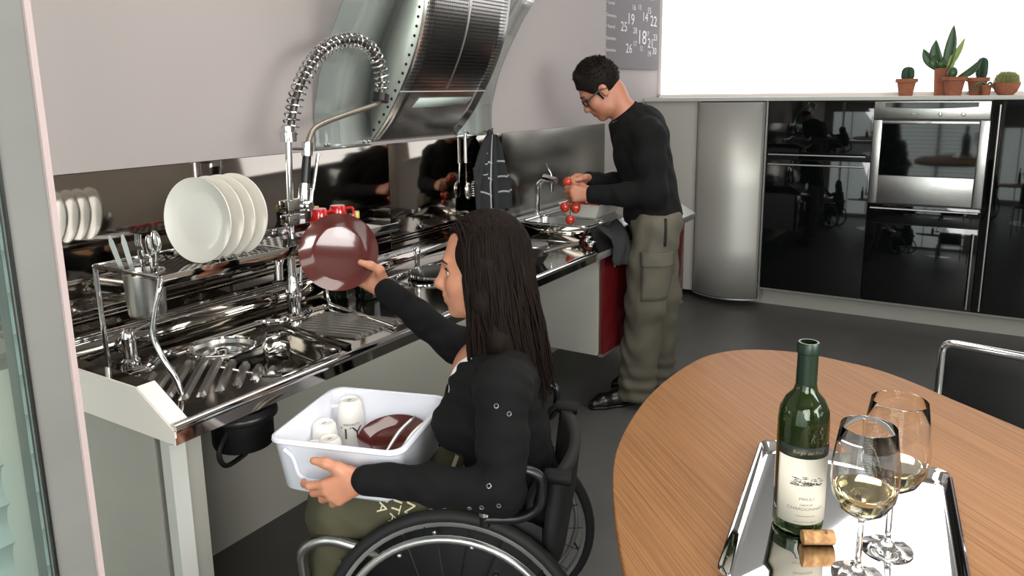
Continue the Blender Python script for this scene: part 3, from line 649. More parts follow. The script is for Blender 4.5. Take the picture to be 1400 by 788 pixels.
knife((.985, 1.625, .972), (.968, 1.655, 1.145), 'table knife beside the fork in the cutlery cup')
fk = thing('fork', (.985, 1.61, .972), 'steel fork standing tines up in the cutlery cup', 'fork', 'cutlery in the steel cup')
B().tube([(.985, 1.61, .972), (.983, 1.612, 1.09)], [.003, .004], 8).out('handle', MT['chrome'], fk)
B().box((.982, 1.612, 1.10), (.003, .024, .022), bev=.001).out('neck', MT['chrome'], fk)
for k in range(4): B().tube([(.982, 1.602+k*.0066, 1.108), (.978, 1.602+k*.0066, 1.13), (.98, 1.602+k*.0066, 1.148)], [.0019, .0016, .0008], 6).out('tine', MT['chrome'], fk)
for dy, dz, lb in ((-.045, 0, 'larger steel spoon standing bowl up at the right of the cutlery cup'), (-.022, -.012, 'steel spoon between the fork and the larger spoon')):
    sp = thing('spoon', (.99, 1.60, .972), lb, 'spoon', 'cutlery in the steel cup'); c = Vector((.985, 1.60+dy, 1.135+dz))
    B().tube([(.99, 1.605+dy*.25, .972), c-Vector((0, 0, .022))], [.003, .004], 8).out('handle', MT['chrome'], sp)
    rows = []; b = B()
    b.sph(c, (.006, .017, .026), 16, 12, Matrix.Rotation(-.15, 3, 'X')).out('bowl', MT['chrome'], sp)
# red cups upside down, capped bottles behind
red_c = M('red_glaze', (190, 26, 34), .15, coat=.4)
for x, y, lb in ((1.612, 1.70, 'red cup upside down on the rack nearest the spray tap'), (1.69, 1.70, 'red cup upside down on the rack left of the yellow-capped bottle')):
    c = thing('red_cup', (x, y, ZR-.007), lb, 'cup', 'red cups on the rack')
    B().lathe([(.031, 0), (.0325, .003), (.024, .05), (.022, .055), (0, .0545), (0, .05), (.02, .05), (.029, .001)], (x, y, ZR-.0065), 28).out('body', red_c, c)
    B().tube([(x+.026, y-.006, ZR+.036), (x+.05, y-.014, ZR+.034), (x+.048, y-.014, ZR+.008), (x+.029, y-.008, ZR+.008)], .0045, 8, smooth=6).out('handle', red_c, c)
dk_gl = M('dark_bottle_glass', (14, 20, 12), .08); gold = M('gold_cap', (206, 186, 110), .4, .3)
for x, z1, lb in ((1.905, 1.034, 'dark bottle with yellow cap behind the rack, right of the red cups'), (1.72, 1.075, 'dark bottle with yellow cap behind the rack, half hidden by the spray tap')):
    c = thing('oil_bottle', (x, 1.828, ZT), lb, 'bottle', 'oil bottles behind the rack')
    B().lathe([(0, 0), (.02, 0), (.021, .01), (.021, (z1-ZT)*.65), (.009, (z1-ZT)*.82), (.009, z1-ZT)], (x, 1.828, ZT+.0005), 20).out('glass_body', dk_gl, c)
    B().lathe([(.0105, 0), (.0105, .022), (.009, .024), (0, .024)], (x, 1.828, z1), 18).out('cap', gold, c)
for x, y, h, lb in ((1.70, 1.74, .085, 'black square storage jar beside the drainer, partly behind the held plate'), (1.755, 1.655, .085, 'black square storage jar right below the woman\'s raised hand')):
    c = thing('storage_jar', (x, y, ZD), lb, 'jar', 'dark jars by the drainer')
    B().box((x, y, ZD+h/2+.001), (.06, .055, h), bev=.006).out('body', dk_gl, c); B().box((x, y, ZD+h+.006), (.062, .057, .011), bev=.003).out('lid', MT['black'], c)

# ================================================================== hanging utensils and towel
ut = thing('spaghetti_server', (2.64, 1.886, 1.02), 'steel spaghetti server hanging from the wall rail beside the towel', 'spaghetti server')
B().cyl((2.637, 1.884, 1.285), (2.637, 1.884, 1.16), .0062, .0075, 12).out('handle', MT['steel'], ut)
B().cyl((2.637, 1.884, 1.165), (2.634, 1.883, 1.075), .0035, n=8).out('shaft', MT['chrome'], ut)
B().sph((2.632, 1.872, 1.042), (.021, .012, .038), 16, 12).out('bowl', MT['chrome'], ut)
for k in range(7):
    z = 1.018+k*.010; B().tube([(2.645, 1.865, z), (2.66, 1.856, z+.002), (2.665, 1.845, z+.003)], [.0035, .003, .002], 6).out('prong', MT['chrome'], ut)
B().tube(bez([(2.637, 1.884, 1.283), (2.637, 1.884, 1.297), (2.637, 1.897, 1.297)], .01), .003, 8).out('hook', MT['chrome'], ut)
towel_m = M('black_cotton', (34, 37, 38), .95, bump=(500, .3, .001)); stripe_m = M('pale_stripe', (150, 154, 154), .95)
tw = thing('dish_towel', (2.79, 1.87, .91), 'black dish towel with thin pale stripes hanging from a hook', 'towel')
def towel_panel(x_top, xl, xr, zt, zb, zb2, ydep, fold, name):
    b = B(); rows = []; nv, nu = 44, 22
    for i in range(nv+1):
        v = i/nv; w = min(1, .06+1.25*v**.75) if v < .6 else 1.0; row = []
        for j in range(nu+1):
            u = j/nu; xc = x_top+(xl+(xr-xl)*u-x_top)*w
            z = zt-(zt-(zb+(zb2-zb)*u))*v - .012*math.sin(u*PI*3)*v
            y = ydep - (.010+.014*v)*math.sin(u*PI*fold+.6*v) - .012*math.sin(PI*u)*(1-v)
            row.append((xc, y, z))
        rows.append(row)
    b.grid(rows); me_faces = list(b.bm.faces)
    for k, f in enumerate(me_faces):
        i, j = divmod(k, nu)
        if i in (15, 24, 33) and j > nu*.2 or j == int(nu*.72): f.material_index = 1
    o = b.out(name, towel_m, tw, solid=.003); o.data.materials.append(stripe_m); return o
towel_panel(2.79, 2.66, 2.76, 1.27, 1.05, 1.06, 1.872, 2.5, 'back_fold')
towel_panel(2.79, 2.655, 2.80, 1.272, .95, .925, 1.862, 3.2, 'front_fold')
towel_panel(2.795, 2.78, 2.955, 1.272, .915, .93, 1.852, 3.8, 'side_fold')
B().sph((2.793, 1.862, 1.278), (.016, .014, .017), 14, 10).out('loop', towel_m, tw)
B().tube(bez([(2.795, 1.898, 1.285), (2.795, 1.858, 1.285), (2.795, 1.85, 1.30)], .01), .005, 8).out('hook', MT['chrome'], tw)

# ================================================================== small sink tap, basket of tomatoes, cloth, pan
t2 = thing('sink_tap', (3.155, 1.835, ZT), 'curved chrome mixer tap with red ring at the small sink', 'tap')
B().lathe([(.02, 0), (.02, .006), (.014, .009), (0, .009)], (3.155, 1.835, ZT), 20).out('base_ring', MT['chrome'], t2)
B().tube(bez([(3.155, 1.835, ZT+.004), (3.155, 1.832, 1.025), (3.155, 1.775, 1.05), (3.155, 1.755, 1.045)], .05), .0125, 14).out('spout', MT['chrome'], t2)
B().cyl((3.155, 1.80, 1.05), (3.155, 1.735, 1.036), .018, n=20).out('mixer_head', MT['chrome'], t2)
B().cyl((3.155, 1.736, 1.036), (3.155, 1.731, 1.035), .0165, n=20).out('ring', MT['red_lac'], t2)
B().cyl((3.155, 1.757, 1.03), (3.155, 1.757, 0.985), .011, n=14).out('outlet', MT['chrome'], t2)
B().tube([(3.155, 1.755, 1.05), (3.155, 1.758, 1.07), (3.155, 1.788, 1.118)], [.006, .004, .005], 8).out('lever', MT['chrome'], t2)
white_pl = M('white_card', (246, 243, 236), .5)
bk = thing('tomato_basket', (3.28, 1.605, ZT), 'white tapered tray of tomatoes beside the small sink', 'tray')
b = B(); o_ = [(3.17, 3.39, 1.53, 1.68, ZT+.002), (3.135, 3.425, 1.495, 1.71, ZT+.066)]; i_ = [(3.175, 3.385, 1.535, 1.675, ZT+.006), (3.139, 3.421, 1.499, 1.706, ZT+.066)]
def rect(t): return [(t[0], t[2], t[4]), (t[1], t[2], t[4]), (t[1], t[3], t[4]), (t[0], t[3], t[4])]
b.grid([rect(o_[0]), rect(o_[1]), rect(i_[1]), rect(i_[0])], closed=True).quad(*rect(o_[0])).quad(*rect(i_[0]))
b.out('tray_body', white_pl, bk, smooth=False)
tom_m = M('tomato_skin', (176, 32, 28), .18, coat=.3, noise=(12, .25, (190, 70, 36))); stem_m = M('tomato_stem', (70, 92, 44), .7)
def tom_parts(par, c, r, tilt=0.0, name='tomato'):
    b = B(); R = Matrix.Rotation(tilt, 3, 'X'); b.lathe([(0, -r*1.1), (r*.5, -r*1.0), (r*.88, -r*.55), (r, 0), (r*.92, r*.5), (r*.6, r*.88), (r*.2, r*.95), (0, r*.88)], c, 18, R)
    return b.out(name, tom_m, par)
rnd = random.Random(5); spots = []
for k in range(120):
    x, y = rnd.uniform(3.17, 3.39), rnd.uniform(1.53, 1.68)
    if all((x-a)**2+(y-b_)**2 > .034**2 for a, b_ in spots): spots.append((x, y))
spots.sort()
for k, (x, y) in enumerate(spots[:20]):
    z = ZT+.048+rnd.uniform(0, .012)
    t = thing('tomato', (x, y, z-.02), 'red vine tomato lying in the white tray beside the small sink', 'tomato', 'tomatoes in the white tray')
    tom_parts(t, Vector((x, y, z)), .0205, rnd.uniform(-1, 1), 'fruit')
    s = B()
    for a in range(5): s.tube([(x, y, z+.019), (x+.008*math.cos(a*1.26), y+.008*math.sin(a*1.26), z+.0205), (x+.014*math.cos(a*1.26), y+.014*math.sin(a*1.26), z+.017)], [.0015, .0015, .0006], 5)
    s.out('calyx', stem_m, t)
# draped black cloth on the front edge
b = B(); rows = []
pth = [(1.40, .866), (1.36, .848), (1.32, .825), (1.302, .80), (1.297, .77), (1.299, .745), (1.298, .72)]
for i, (y, z) in enumerate(pth):
    rows.append([(2.86+.03*max(0, 1-i*.5)+u*(.21-.012*i), y-.008*math.sin(u*9+i)*(i > 1)-.006, z+.012+.01*math.sin(u*7+1)*(i < 3)-.02*u*(i > 4)) for u in np.linspace(0, 1, 16)])
tag(b.grid(rows).out('cloth', towel_m, solid=.006), 'plain black cloth draped over the counter edge beside the man', 'cloth')
pan = thing('frying_pan', (2.44, 1.47, ZD), 'black frying pan with a long steel handle on the hob behind the woman\'s head', 'pan')
B().lathe([(0, .002), (.07, .002), (.088, .04), (.092, .041), (.09, .036), (.072, .006), (0, .006)], (2.44, 1.475, ZD), 36).out('body', bpy.data.materials['cast_black'], pan)
B().tube([(2.50, 1.43, ZD+.036), (2.56, 1.40, ZD+.045), (2.655, 1.36, ZD+.05)], [.006, .007, .009], 8).out('handle', MT['steel'], pan)
# ================================================================== glazed partition beside the camera
pt = thing('glass_partition', (.2, .93, 0), 'grey framed glass screen with blinds at the left edge of the picture', 'partition')
B().box((.4505, .93, 1.3), (.007, .06, 2.6)).out('edge_strip', M('pinkish_edge', (170, 154, 152), .5), pt, smooth=False)
B().box((.425, .93, 1.3), (.044, .05, 2.6)).out('stile', M('grey_stile', (112, 113, 109), .5, noise=((2, 2, 12), .05)), pt, smooth=False)
B().box((.4015, .905, 1.3), (.0025, .006, 2.6)).out('seal', MT['black'], pt, smooth=False)
B().box((.205, .92, 1.3), (.39, .008, 2.6)).out('pane', MT['pane_gl'], pt, smooth=False)
s0 = B().grid([[(x, .975+.022*math.cos(a), 1.3+.028*math.sin(a)) for x in (.02, .395)] for a in np.linspace(-1.2, 1.2, 6)]).out('slat', MT['slat'], pt)
for k in range(-22, 23):
    if k:
        c = s0.copy(); COL.objects.link(c); c.location.z += k*.052

# ================================================================== dining table
wood = bpy.data.materials.new('oak_veneer'); wood.use_nodes = True; nt = wood.node_tree; pb = nt.nodes['Principled BSDF']
tc = nt.nodes.new('ShaderNodeTexCoord'); mp = nt.nodes.new('ShaderNodeMapping'); mp0 = nt.nodes.new('ShaderNodeMapping'); mp0.inputs['Rotation'].default_value = (0, 0, math.radians(-46)); mp.inputs['Scale'].default_value = (3, 300, 3)
nz = nt.nodes.new('ShaderNodeTexNoise'); nz.inputs['Scale'].default_value = 1; nz.inputs['Detail'].default_value = 5; nz.inputs['Roughness'].default_value = .65
cr = nt.nodes.new('ShaderNodeValToRGB'); cr.color_ramp.elements[0].position = .34; cr.color_ramp.elements[1].position = .62
cr.color_ramp.elements[0].color = rgb(130, 88, 53); cr.color_ramp.elements[1].color = rgb(163, 117, 75)
bp = nt.nodes.new('ShaderNodeBump'); bp.inputs['Strength'].default_value = .08; bp.inputs['Distance'].default_value = .001
nt.links.new(tc.outputs['Object'], mp0.inputs[0]); nt.links.new(mp0.outputs[0], mp.inputs[0]); nt.links.new(mp.outputs[0], nz.inputs['Vector']); nt.links.new(nz.outputs['Fac'], cr.inputs[0]); nt.links.new(cr.outputs[0], pb.inputs['Base Color']); nt.links.new(nz.outputs['Fac'], bp.inputs['Height']); nt.links.new(bp.outputs[0], pb.inputs['Normal'])
pb.inputs['Roughness'].default_value = .5; pb.inputs['Specular IOR Level'].default_value = .3
tb = thing('dining_table', (1.3, 0, 0), 'rounded oak dining table in the right foreground', 'table')
ol = [(.85, .345), (.933, .398), (1.085, .484), (1.225, .551), (1.347, .59), (1.507, .618), (1.65, .628), (1.789, .621), (1.90, .603), (1.965, .575), (2.014, .535), (2.048, .48), (2.067, .42), (2.072, .365), (2.06, .28), (2.037, .191), (1.98, .10), (1.917, .024), (1.81, -.113), (1.66, -.29), (1.45, -.5), (1.2, -.68), (.95, -.76), (.7, -.72), (.52, -.55), (.46, -.3), (.48, -.05), (.56, .12), (.7, .25)]
ol = catmull([Vector((x, y, 0)) for x, y in ol], 4, True)
b = B(); cx, cy = 1.3, 0.0
b.grid([[(cx+(p.x-cx)*k, cy+(p.y-cy)*k, z) for p in ol] for k, z in ((.97, .718), (.996, .722), (1, .728), (1, .745), (.998, .7485), (.994, .75))], closed=True)
b.bm.faces.new([b.bm.verts.new((cx+(p.x-cx)*.994, cy+(p.y-cy)*.994, .75)) for p in ol]); b.bm.faces.new([b.bm.verts.new((cx+(p.x-cx)*.97, cy+(p.y-cy)*.97, .718)) for p in ol])
bmesh.ops.remove_doubles(b.bm, verts=b.bm.verts[:], dist=1e-5)
b.out('table_top', wood, tb, angle=50)
B().lathe([(.05, .02), (.05, .70), (.16, .718)], (1.3, 0, 0), 32).out('pedestal', MT['alu'], tb); B().lathe([(0, 0), (.32, 0), (.32, .008), (.06, .022), (.05, .03)], (1.3, 0, 0), 44).out('base', MT['alu'], tb)
# serving tray
ZTB = .75
tr = thing('serving_tray', (1.23, .14, ZTB), 'mirror-polished rectangular steel tray on the oak table', 'tray')
tu = Vector((-.993, -.115, 0)).normalized(); tv = Vector((tu.y, -tu.x, 0)); tv = tv if tv.y < 0 else -tv
TO = Vector((1.467, .170, ZTB))+tu*.235
def tpt(u, v, z): return TO+tu*u+tv*v+Vector((0, 0, z))
def ring(a, b_, r, z): return [tpt(u, v, z) for u, v in rrect(-a, a, -b_, b_, r, 6)]
b = B(); b.grid([ring(.222, .147, .02, .0035), ring(.228, .153, .022, .005), ring(.234, .159, .024, .018), ring(.238, .163, .026, .0205), ring(.240, .165, .028, .019), ring(.236, .161, .026, .004), ring(.226, .151, .02, .001)], closed=True)
b.bm.faces.new([b.bm.verts.new(p) for p in ring(.222, .147, .02, .0035)]); b.bm.faces.new([b.bm.verts.new(p) for p in ring(.226, .151, .02, .001)])
bmesh.ops.remove_doubles(b.bm, verts=b.bm.verts[:], dist=1e-6)
b.out('tray_body', M('polished_tray', (232, 230, 228), .045, 1, bump=(14, .02, .001)), tr, angle=60)
ZTR = ZTB+.0038
# wine bottle
wb_ = thing('wine_bottle', (1.197, .211, ZTR), 'open green wine bottle with cream label on the tray', 'bottle')
BC = Vector((1.197, .211, ZTR))
grn = M('green_bottle_glass', (.10, .19, .045), .02, trans=.92, ior=1.45)
B().lathe([(0, .012), (.02, .006), (.03, 0), (.0375, .003), (.039, .01), (.039, .185), (.037, .202), (.029, .219), (.0185, .231), (.0152, .245), (.0148, .296), (.0165, .297), (.0168, .308), (.0155, .311), (.0125, .311), (.0118, .30), (.0122, .24), (.016, .228), (.0265, .217), (.0345, .201), (.0365, .185), (.0365, .012), (.03, .008), (0, .016)], BC, 48).out('glass_body', grn, wb_, angle=60)
B().lathe([(.0158, .244), (.0154, .293), (.0172, .2945), (.0175, .3085), (.0165, .3105)], BC, 36).out('neck_foil', M('green_foil', (28, 46, 34), .35, .4), wb_)
B().lathe([(0, .016), (.0362, .0125), (.0364, .155), (0, .155)], BC, 40).out('wine', M('bottled_wine', (.14, .16, .02), .05, trans=.6, ior=1.34), wb_)
la = math.atan2(-.211, -1.197)+.30   # the label faces the camera, turned a little to its right
def bot(r): return lambda u, v: BC+Vector((r*math.cos(la+u/r), r*math.sin(la+u/r), v))
def patch(r, u0, u1, v0, v1, mat, nm, par):
    f = bot(r); return B().grid([[f(u, v) for u in np.linspace(u0, u1, 22)] for v in (v0, v1)]).out(nm, mat, par, solid=.0003)
cream_l = M('cream_label', (226, 220, 204), .6); ink = M('label_ink', (120, 104, 88), .7); gold_i = M('gold_ink', (168, 152, 110), .5, .4)
lbp = patch(.0394, -.05, .05, .022, .133, cream_l, 'label', wb_); lb2 = patch(.0394, -.05, .05, .135, .152, M('dark_green_label', (22, 34, 28), .5), 'neck_label', wb_)
for tx, sz, v, sx in (('FRIULI', .0065, .066, 1.3), ('GRAVE', .005, .056, 1.3), ('CHARDONNAY', .0072, .049, 1.15), ('DENOMINAZIONE', .003, .037, 1.2), ('Friuli 12,5% Vol. 750 ml', .003, .027, 1.2)):
    f = bot(.0398); lettering(tx, sz, lambda u, w: f(u, v+w), ink, lbp, sx=sx)
f2 = bot(.0398); lettering('Borgo del Friuli', .008, lambda u, w: f2(u+w*.3, .1435+w), gold_i, lb2)
rn = random.Random(11); eng = B(); f3 = bot(.0397)
for k in range(70):
    u, v = rn.uniform(-.024, .024), .088+abs(rn.gauss(0, .006)); w, h = rn.uniform(.0015, .005), rn.uniform(.0006, .0018)
    eng.quad(f3(u-w, v), f3(u+w, v), f3(u+w*.8, v+h), f3(u-w*.8, v+h))
eng.out('engraving', M('engraving_ink', (70, 68, 66), .7), lbp, kind='stuff', smooth=False)
eng2 = B()
for v in (.0605, .041): eng2.quad(f3(-.026, v), f3(.026, v), f3(.026, v+.0003), f3(-.026, v+.0003))
eng2.out('rule_line', ink, lbp, smooth=False, kind='stuff')
# two glasses of white wine
wine = M('white_wine', (.93, .86, .48), .0, trans=1, ior=1.33)
def goblet(x, y, h, lb, lev):
    g = thing('wine_glass', (x, y, ZTR), lb, 'wine glass', 'glasses of white wine'); o = Vector((x, y, ZTR)); s = h/.24
    outp = [(0, 0), (.036, 0), (.0365, .0015), (.03, .004), (.012, .009), (.005, .016), (.0042, .03), (.0042, .085), (.006, .095), (.018, .1005), (.033, .112), (.0435, .132), (.0472, .154), (.0465, .18), (.0425, .21), (.0385, .238), (.0380, .240)]
    inn = [(.0375, .239), (.0416, .21), (.0456, .18), (.0463, .154), (.0426, .133), (.0322, .1135), (.017, .1025), (.0, .0995)]
    B().lathe([(r*s, z*s) for r, z in outp+inn], o, 48).out('glass_body', MT['glass'], g, angle=70)
    pr_ = [(0, .0998), (.0169, .1027), (.032, .1137), (.0424, .1332)]; top = .1332+lev
    pr_ += [(.0424+(.0461-.0424)*min(1, lev/.02), top), (0, top)]
    B().lathe([(r*s, z*s) for r, z in pr_], o, 48).out('wine', wine, g, angle=30)
goblet(1.196, .079, .243, 'glass of white wine standing further back on the tray, right of the bottle', .006)
goblet(1.104, .108, .232, 'glass of white wine nearest the camera on the tray', .008)
ck_ = thing('cork', (1.156, .168, ZTR), 'printed wine cork lying on the tray in front of the bottle', 'cork')
cd = Vector((.50, -.86, 0)).normalized(); c0 = Vector((1.155, .172, ZTR+.0118))
B().cyl(c0-cd*.024, c0+cd*.024, .0113, n=28).out('cork_body', M('cork_bark', (206, 164, 112), .85, noise=(90, .3, (150, 104, 62)), bump=(120, .3, .001)), ck_, bevel=.001)
ks = cd.cross(Vector((0, 0, 1)))
def cork_pt(u, v):
    a = v/.0113+2.0; return c0+cd*u+(ks*math.cos(a)*1+Vector((0, 0, 1))*math.sin(a))*.0116
lettering('MIS IN', .008, lambda u, v: cork_pt(v+.010, u), MT['black'], ck_); lettering('B 2', .009, lambda u, v: cork_pt(v-.004, u), MT['black'], ck_)

# ================================================================== chair on the far side of the table
ch = thing('dining_chair', (2.35, -.16, 0), 'black slung chair with chrome frame behind the oak table', 'chair')
bt = [(2.215, .057, .02), (2.215, .057, .45), (2.188, .057, .80), (2.10, -.42, .80), (2.125, -.42, .45), (2.125, -.42, .02)]
B().tube(bez(bt, .03), .011, 12).out('back_frame', MT['chrome'], ch)
B().grid([[(2.186+(.031*(1-t)), .052, .80-.33*t), (2.15+.031*(1-t)+.015, -.18, .80-.33*t), (2.103+.028*t, -.415, .80-.33*t)] for t in np.linspace(.02, 1, 6)]).out('backrest', M('black_mesh_fabric', (20, 20, 21), .7, bump=(600, .4, .001)), ch, solid=.006)
for q_ in ([(2.22, .057, .45), (2.60, .12, .45), (2.60, .12, .02)], [(2.13, -.42, .45), (2.50, -.50, .45), (2.50, -.50, .02)]): B().tube(bez(q_, .03), .011, 10).out('leg', MT['chrome'], ch)
B().prism([(2.225, .05, .45), (2.595, .11, .45), (2.50, -.49, .45), (2.135, -.41, .45)], (0, 0, .012)).out('seat', bpy.data.materials['black_mesh_fabric'], ch, smooth=False)
# ================================================================== implicit-surface modelling for bodies, clothes and hair
class Sdf:
    def __init__(s, lo, hi, h):
        s.h = h; s.lo = np.array(lo, float); n = np.ceil((np.array(hi)-s.lo)/h).astype(int)+1
        s.f = np.full(n, 1.0, np.float32); s.n = n
    def _win(s, lo, hi):
        a = np.clip(np.floor((np.array(lo)-s.lo)/s.h).astype(int), 0, s.n-1); b = np.clip(np.ceil((np.array(hi)-s.lo)/s.h).astype(int)+1, 0, s.n)
        if (b <= a).any(): return None
        ax = [(s.lo[i]+s.h*np.arange(a[i], b[i])).astype(np.float32) for i in range(3)]
        return (slice(a[0], b[0]), slice(a[1], b[1]), slice(a[2], b[2])), ax[0][:, None, None], ax[1][None, :, None], ax[2][None, None, :]
    def _mix(s, sl, d, k, op):
        f = s.f[sl]
        if op == 'add':
            if k > 0:
                h = np.maximum(k-np.abs(f-d), 0)/k; s.f[sl] = np.minimum(f, d)-h*h*k*.25
            else: s.f[sl] = np.minimum(f, d)
        else:
            d = -d
            if k > 0:
                h = np.maximum(k-np.abs(f-d), 0)/k; s.f[sl] = np.maximum(f, d)+h*h*k*.25
            else: s.f[sl] = np.maximum(f, d)
    def rc(s, a, b, ra, rb=None, k=.02, op='add', pad=.05):
        a, b = np.array(a, float), np.array(b, float); rb = ra if rb is None else rb; m = max(ra, rb)+pad
        w = s._win(np.minimum(a, b)-m, np.maximum(a, b)+m)
        if w is None: return s
        sl, X, Y, Z = w; v = b-a; L = max(v@v, 1e-9)
        t = np.clip(((X-a[0])*v[0]+(Y-a[1])*v[1]+(Z-a[2])*v[2])/L, 0, 1)
        d = np.sqrt((X-a[0]-t*v[0])**2+(Y-a[1]-t*v[1])**2+(Z-a[2]-t*v[2])**2)-(ra+(rb-ra)*t)
        s._mix(sl, d, k, op); return s
    def chain(s, pts, rs, k=.02, **kw):
        for i in range(len(pts)-1): s.rc(pts[i], pts[i+1], rs[i], rs[i+1], k, **kw)
        return s
    def el(s, c, ax, r, k=.02, op='add', pad=.05):
        c = np.array(c, float); A = np.array(ax, float); m = max(r)+pad
        w = s._win(c-m, c+m)
        if w is None: return s
        sl, X, Y, Z = w; dx, dy, dz = X-c[0], Y-c[1], Z-c[2]
        k0 = 0; k1 = 0
        for i in range(3):
            q = dx*A[i][0]+dy*A[i][1]+dz*A[i][2]; k0 = k0+(q/r[i])**2; k1 = k1+(q/r[i]**2)**2
        k0 = np.sqrt(k0); d = k0*(k0-1)/np.maximum(np.sqrt(k1), 1e-6)
        s._mix(sl, d, k, op); return s
    def cut(s, p, n, k=0):
        """keep the side n points away from"""
        ax = [(s.lo[i]+s.h*np.arange(s.n[i])).astype(np.float32) for i in range(3)]
        n = np.array(n, float)/np.linalg.norm(n)
        d = (ax[0][:, None, None]-p[0])*n[0]+(ax[1][None, :, None]-p[1])*n[1]+(ax[2][None, None, :]-p[2])*n[2]
        s.f = np.maximum(s.f, d); return s
    def ripple(s, fn):
        ax = [(s.lo[i]+s.h*np.arange(s.n[i])).astype(np.float32) for i in range(3)]
        s.f = s.f+fn(ax[0][:, None, None], ax[1][None, :, None], ax[2][None, None, :]).astype(np.float32); return s
    def mesh(s, name, mat, par=None):
        f = s.f; ins = f < 0; n = np.array(f.shape)
        c = [ins[i:n[0]-1+i, j:n[1]-1+j, k:n[2]-1+k] for i in (0, 1) for j in (0, 1) for k in (0, 1)]
        al = c[0].copy(); an = c[0].copy()
        for q in c[1:]: al &= q; an |= q
        act = an & ~al; idx = np.argwhere(act)
        vid = np.full(act.shape, -1, np.int32); vid[act] = np.arange(len(idx))
        acc = np.zeros((len(idx), 3)); cnt = np.zeros(len(idx))
        off = [(i, j, k) for i in (0, 1) for j in (0, 1) for k in (0, 1)]
        val = [f[idx[:, 0]+o[0], idx[:, 1]+o[1], idx[:, 2]+o[2]] for o in off]
        for a in range(8):
            for b in range(a+1, 8):
                da = np.abs(np.array(off[a])-np.array(off[b])).sum()
                if da != 1: continue
                m = (val[a] < 0) != (val[b] < 0)
                t = np.where(m, val[a]/np.where(m, val[a]-val[b], 1), 0)
                p = np.array(off[a])[None]+(np.array(off[b])-np.array(off[a]))[None]*t[:, None]
                acc[m] += p[m]; cnt[m] += 1
        co = (idx+acc/cnt[:, None])*s.h+s.lo
        faces = []
        for d in range(3):
            e1, e2 = (d+1) % 3, (d+2) % 3
            sl0 = [slice(None)]*3; sl1 = [slice(None)]*3; sl0[d] = slice(0, n[d]-1); sl1[d] = slice(1, n[d])
            ch = ins[tuple(sl0)] != ins[tuple(sl1)]; q = np.argwhere(ch)
            ok = (q[:, e1] > 0) & (q[:, e2] > 0) & (q[:, e1] < n[e1]-1) & (q[:, e2] < n[e2]-1); q = q[ok]
            def V(a, b):
                r = q.copy(); r[:, e1] += a; r[:, e2] += b; return vid[r[:, 0], r[:, 1], r[:, 2]]
            F = np.stack([V(-1, -1), V(0, -1), V(0, 0), V(-1, 0)], 1)
            inside0 = ins[q[:, 0], q[:, 1], q[:, 2]]
            F[~inside0] = F[~inside0][:, ::-1]; faces.append(F)
        F = np.concatenate(faces)
        me = bpy.data.meshes.new(name); me.vertices.add(len(co)); me.vertices.foreach_set('co', co.astype(np.float32).ravel())
        me.loops.add(len(F)*4); me.loops.foreach_set('vertex_index', F.astype(np.int32).ravel())
        me.polygons.add(len(F)); me.polygons.foreach_set('loop_start', np.arange(0, len(F)*4, 4, dtype=np.int32))
        me.polygons.foreach_set('use_smooth', np.ones(len(F), bool)); me.update(calc_edges=True); me.validate()
        return link_mesh(name, me, mat, par)
def nv(v): v = np.array(v, float); return v/np.linalg.norm(v)
class Frame:
    def __init__(s, o, f, u):
        s.o = np.array(o, float); s.f = nv(f); s.l = nv(np.cross(u, s.f)); s.u = np.cross(s.f, s.l); s.ax = [s.f, s.l, s.u]
    def __call__(s, x, y, z, k=1): return s.o+(s.f*x+s.l*y+s.u*z)*k
def head(S, H, s, male=False):
    p = lambda x, y, z: H(x*s, y*s, z*s)
    S.el(p(-.012, 0, .045), H.ax, (.097*s, .075*s, .09*s), .02)
    S.el(p(.028, 0, -.025), H.ax, (.064*s, .058*s, .088*s), .03)
    S.el(p(.03, 0, -.072), H.ax, (.055*s, (.052 if male else .045)*s, .036*s), .03)
    S.rc(p(.076, 0, -.1), p(.074, 0, -.096), (.016 if male else .013)*s, None, .025)
    S.rc(p(.082, -.026*1, .03), p(.082, .026, .03), .011*s, None, .02)
    for q in (-1, 1):
        S.el(p(.06, q*.033, -.025), H.ax, (.028*s, .026*s, .03*s), .02)
        S.el(p(.096, q*.030, .008), H.ax, (.014*s, .017*s, .012*s), .014, 'sub')
        S.rc(p(.076, q*.022, .0155), p(.072, q*.041, .0135), .0045*s, None, .008)
        S.el(p(-.004, q*.074, -.004), [nv(H.f*.95+H.u*.2), H.l, nv(H.u*.95-H.f*.2)], (.017*s, .008*s, .031*s), .006)
        S.el(p(.002, q*.082, .0), H.ax, (.008*s, .006*s, .016*s), .004, 'sub')
        S.rc(p(.101, q*.010, -.034), p(.098, q*.012, -.035), .0065*s, None, .008)
    S.rc(p(.089, 0, .02), p(.110, 0, -.026), .0075*s, .0105*s, .014)
    S.rc(p(.110, 0, -.026), p(.102, 0, -.034), .0105*s, .006*s, .01)
    S.chain([p(.082, -.022, -.060), p(.094, -.008, -.055), p(.094, .008, -.055), p(.082, .022, -.060)], [.004*s, .0065*s, .0065*s, .004*s], .01)
    S.chain([p(.081, -.020, -.064), p(.0915, 0, -.0685), p(.081, .020, -.064)], [.0045*s, .0075*s, .0045*s], .01)
    S.rc(p(.104, -.02, -.0615), p(.104, .02, -.0615), .0026*s, None, .004, 'sub')
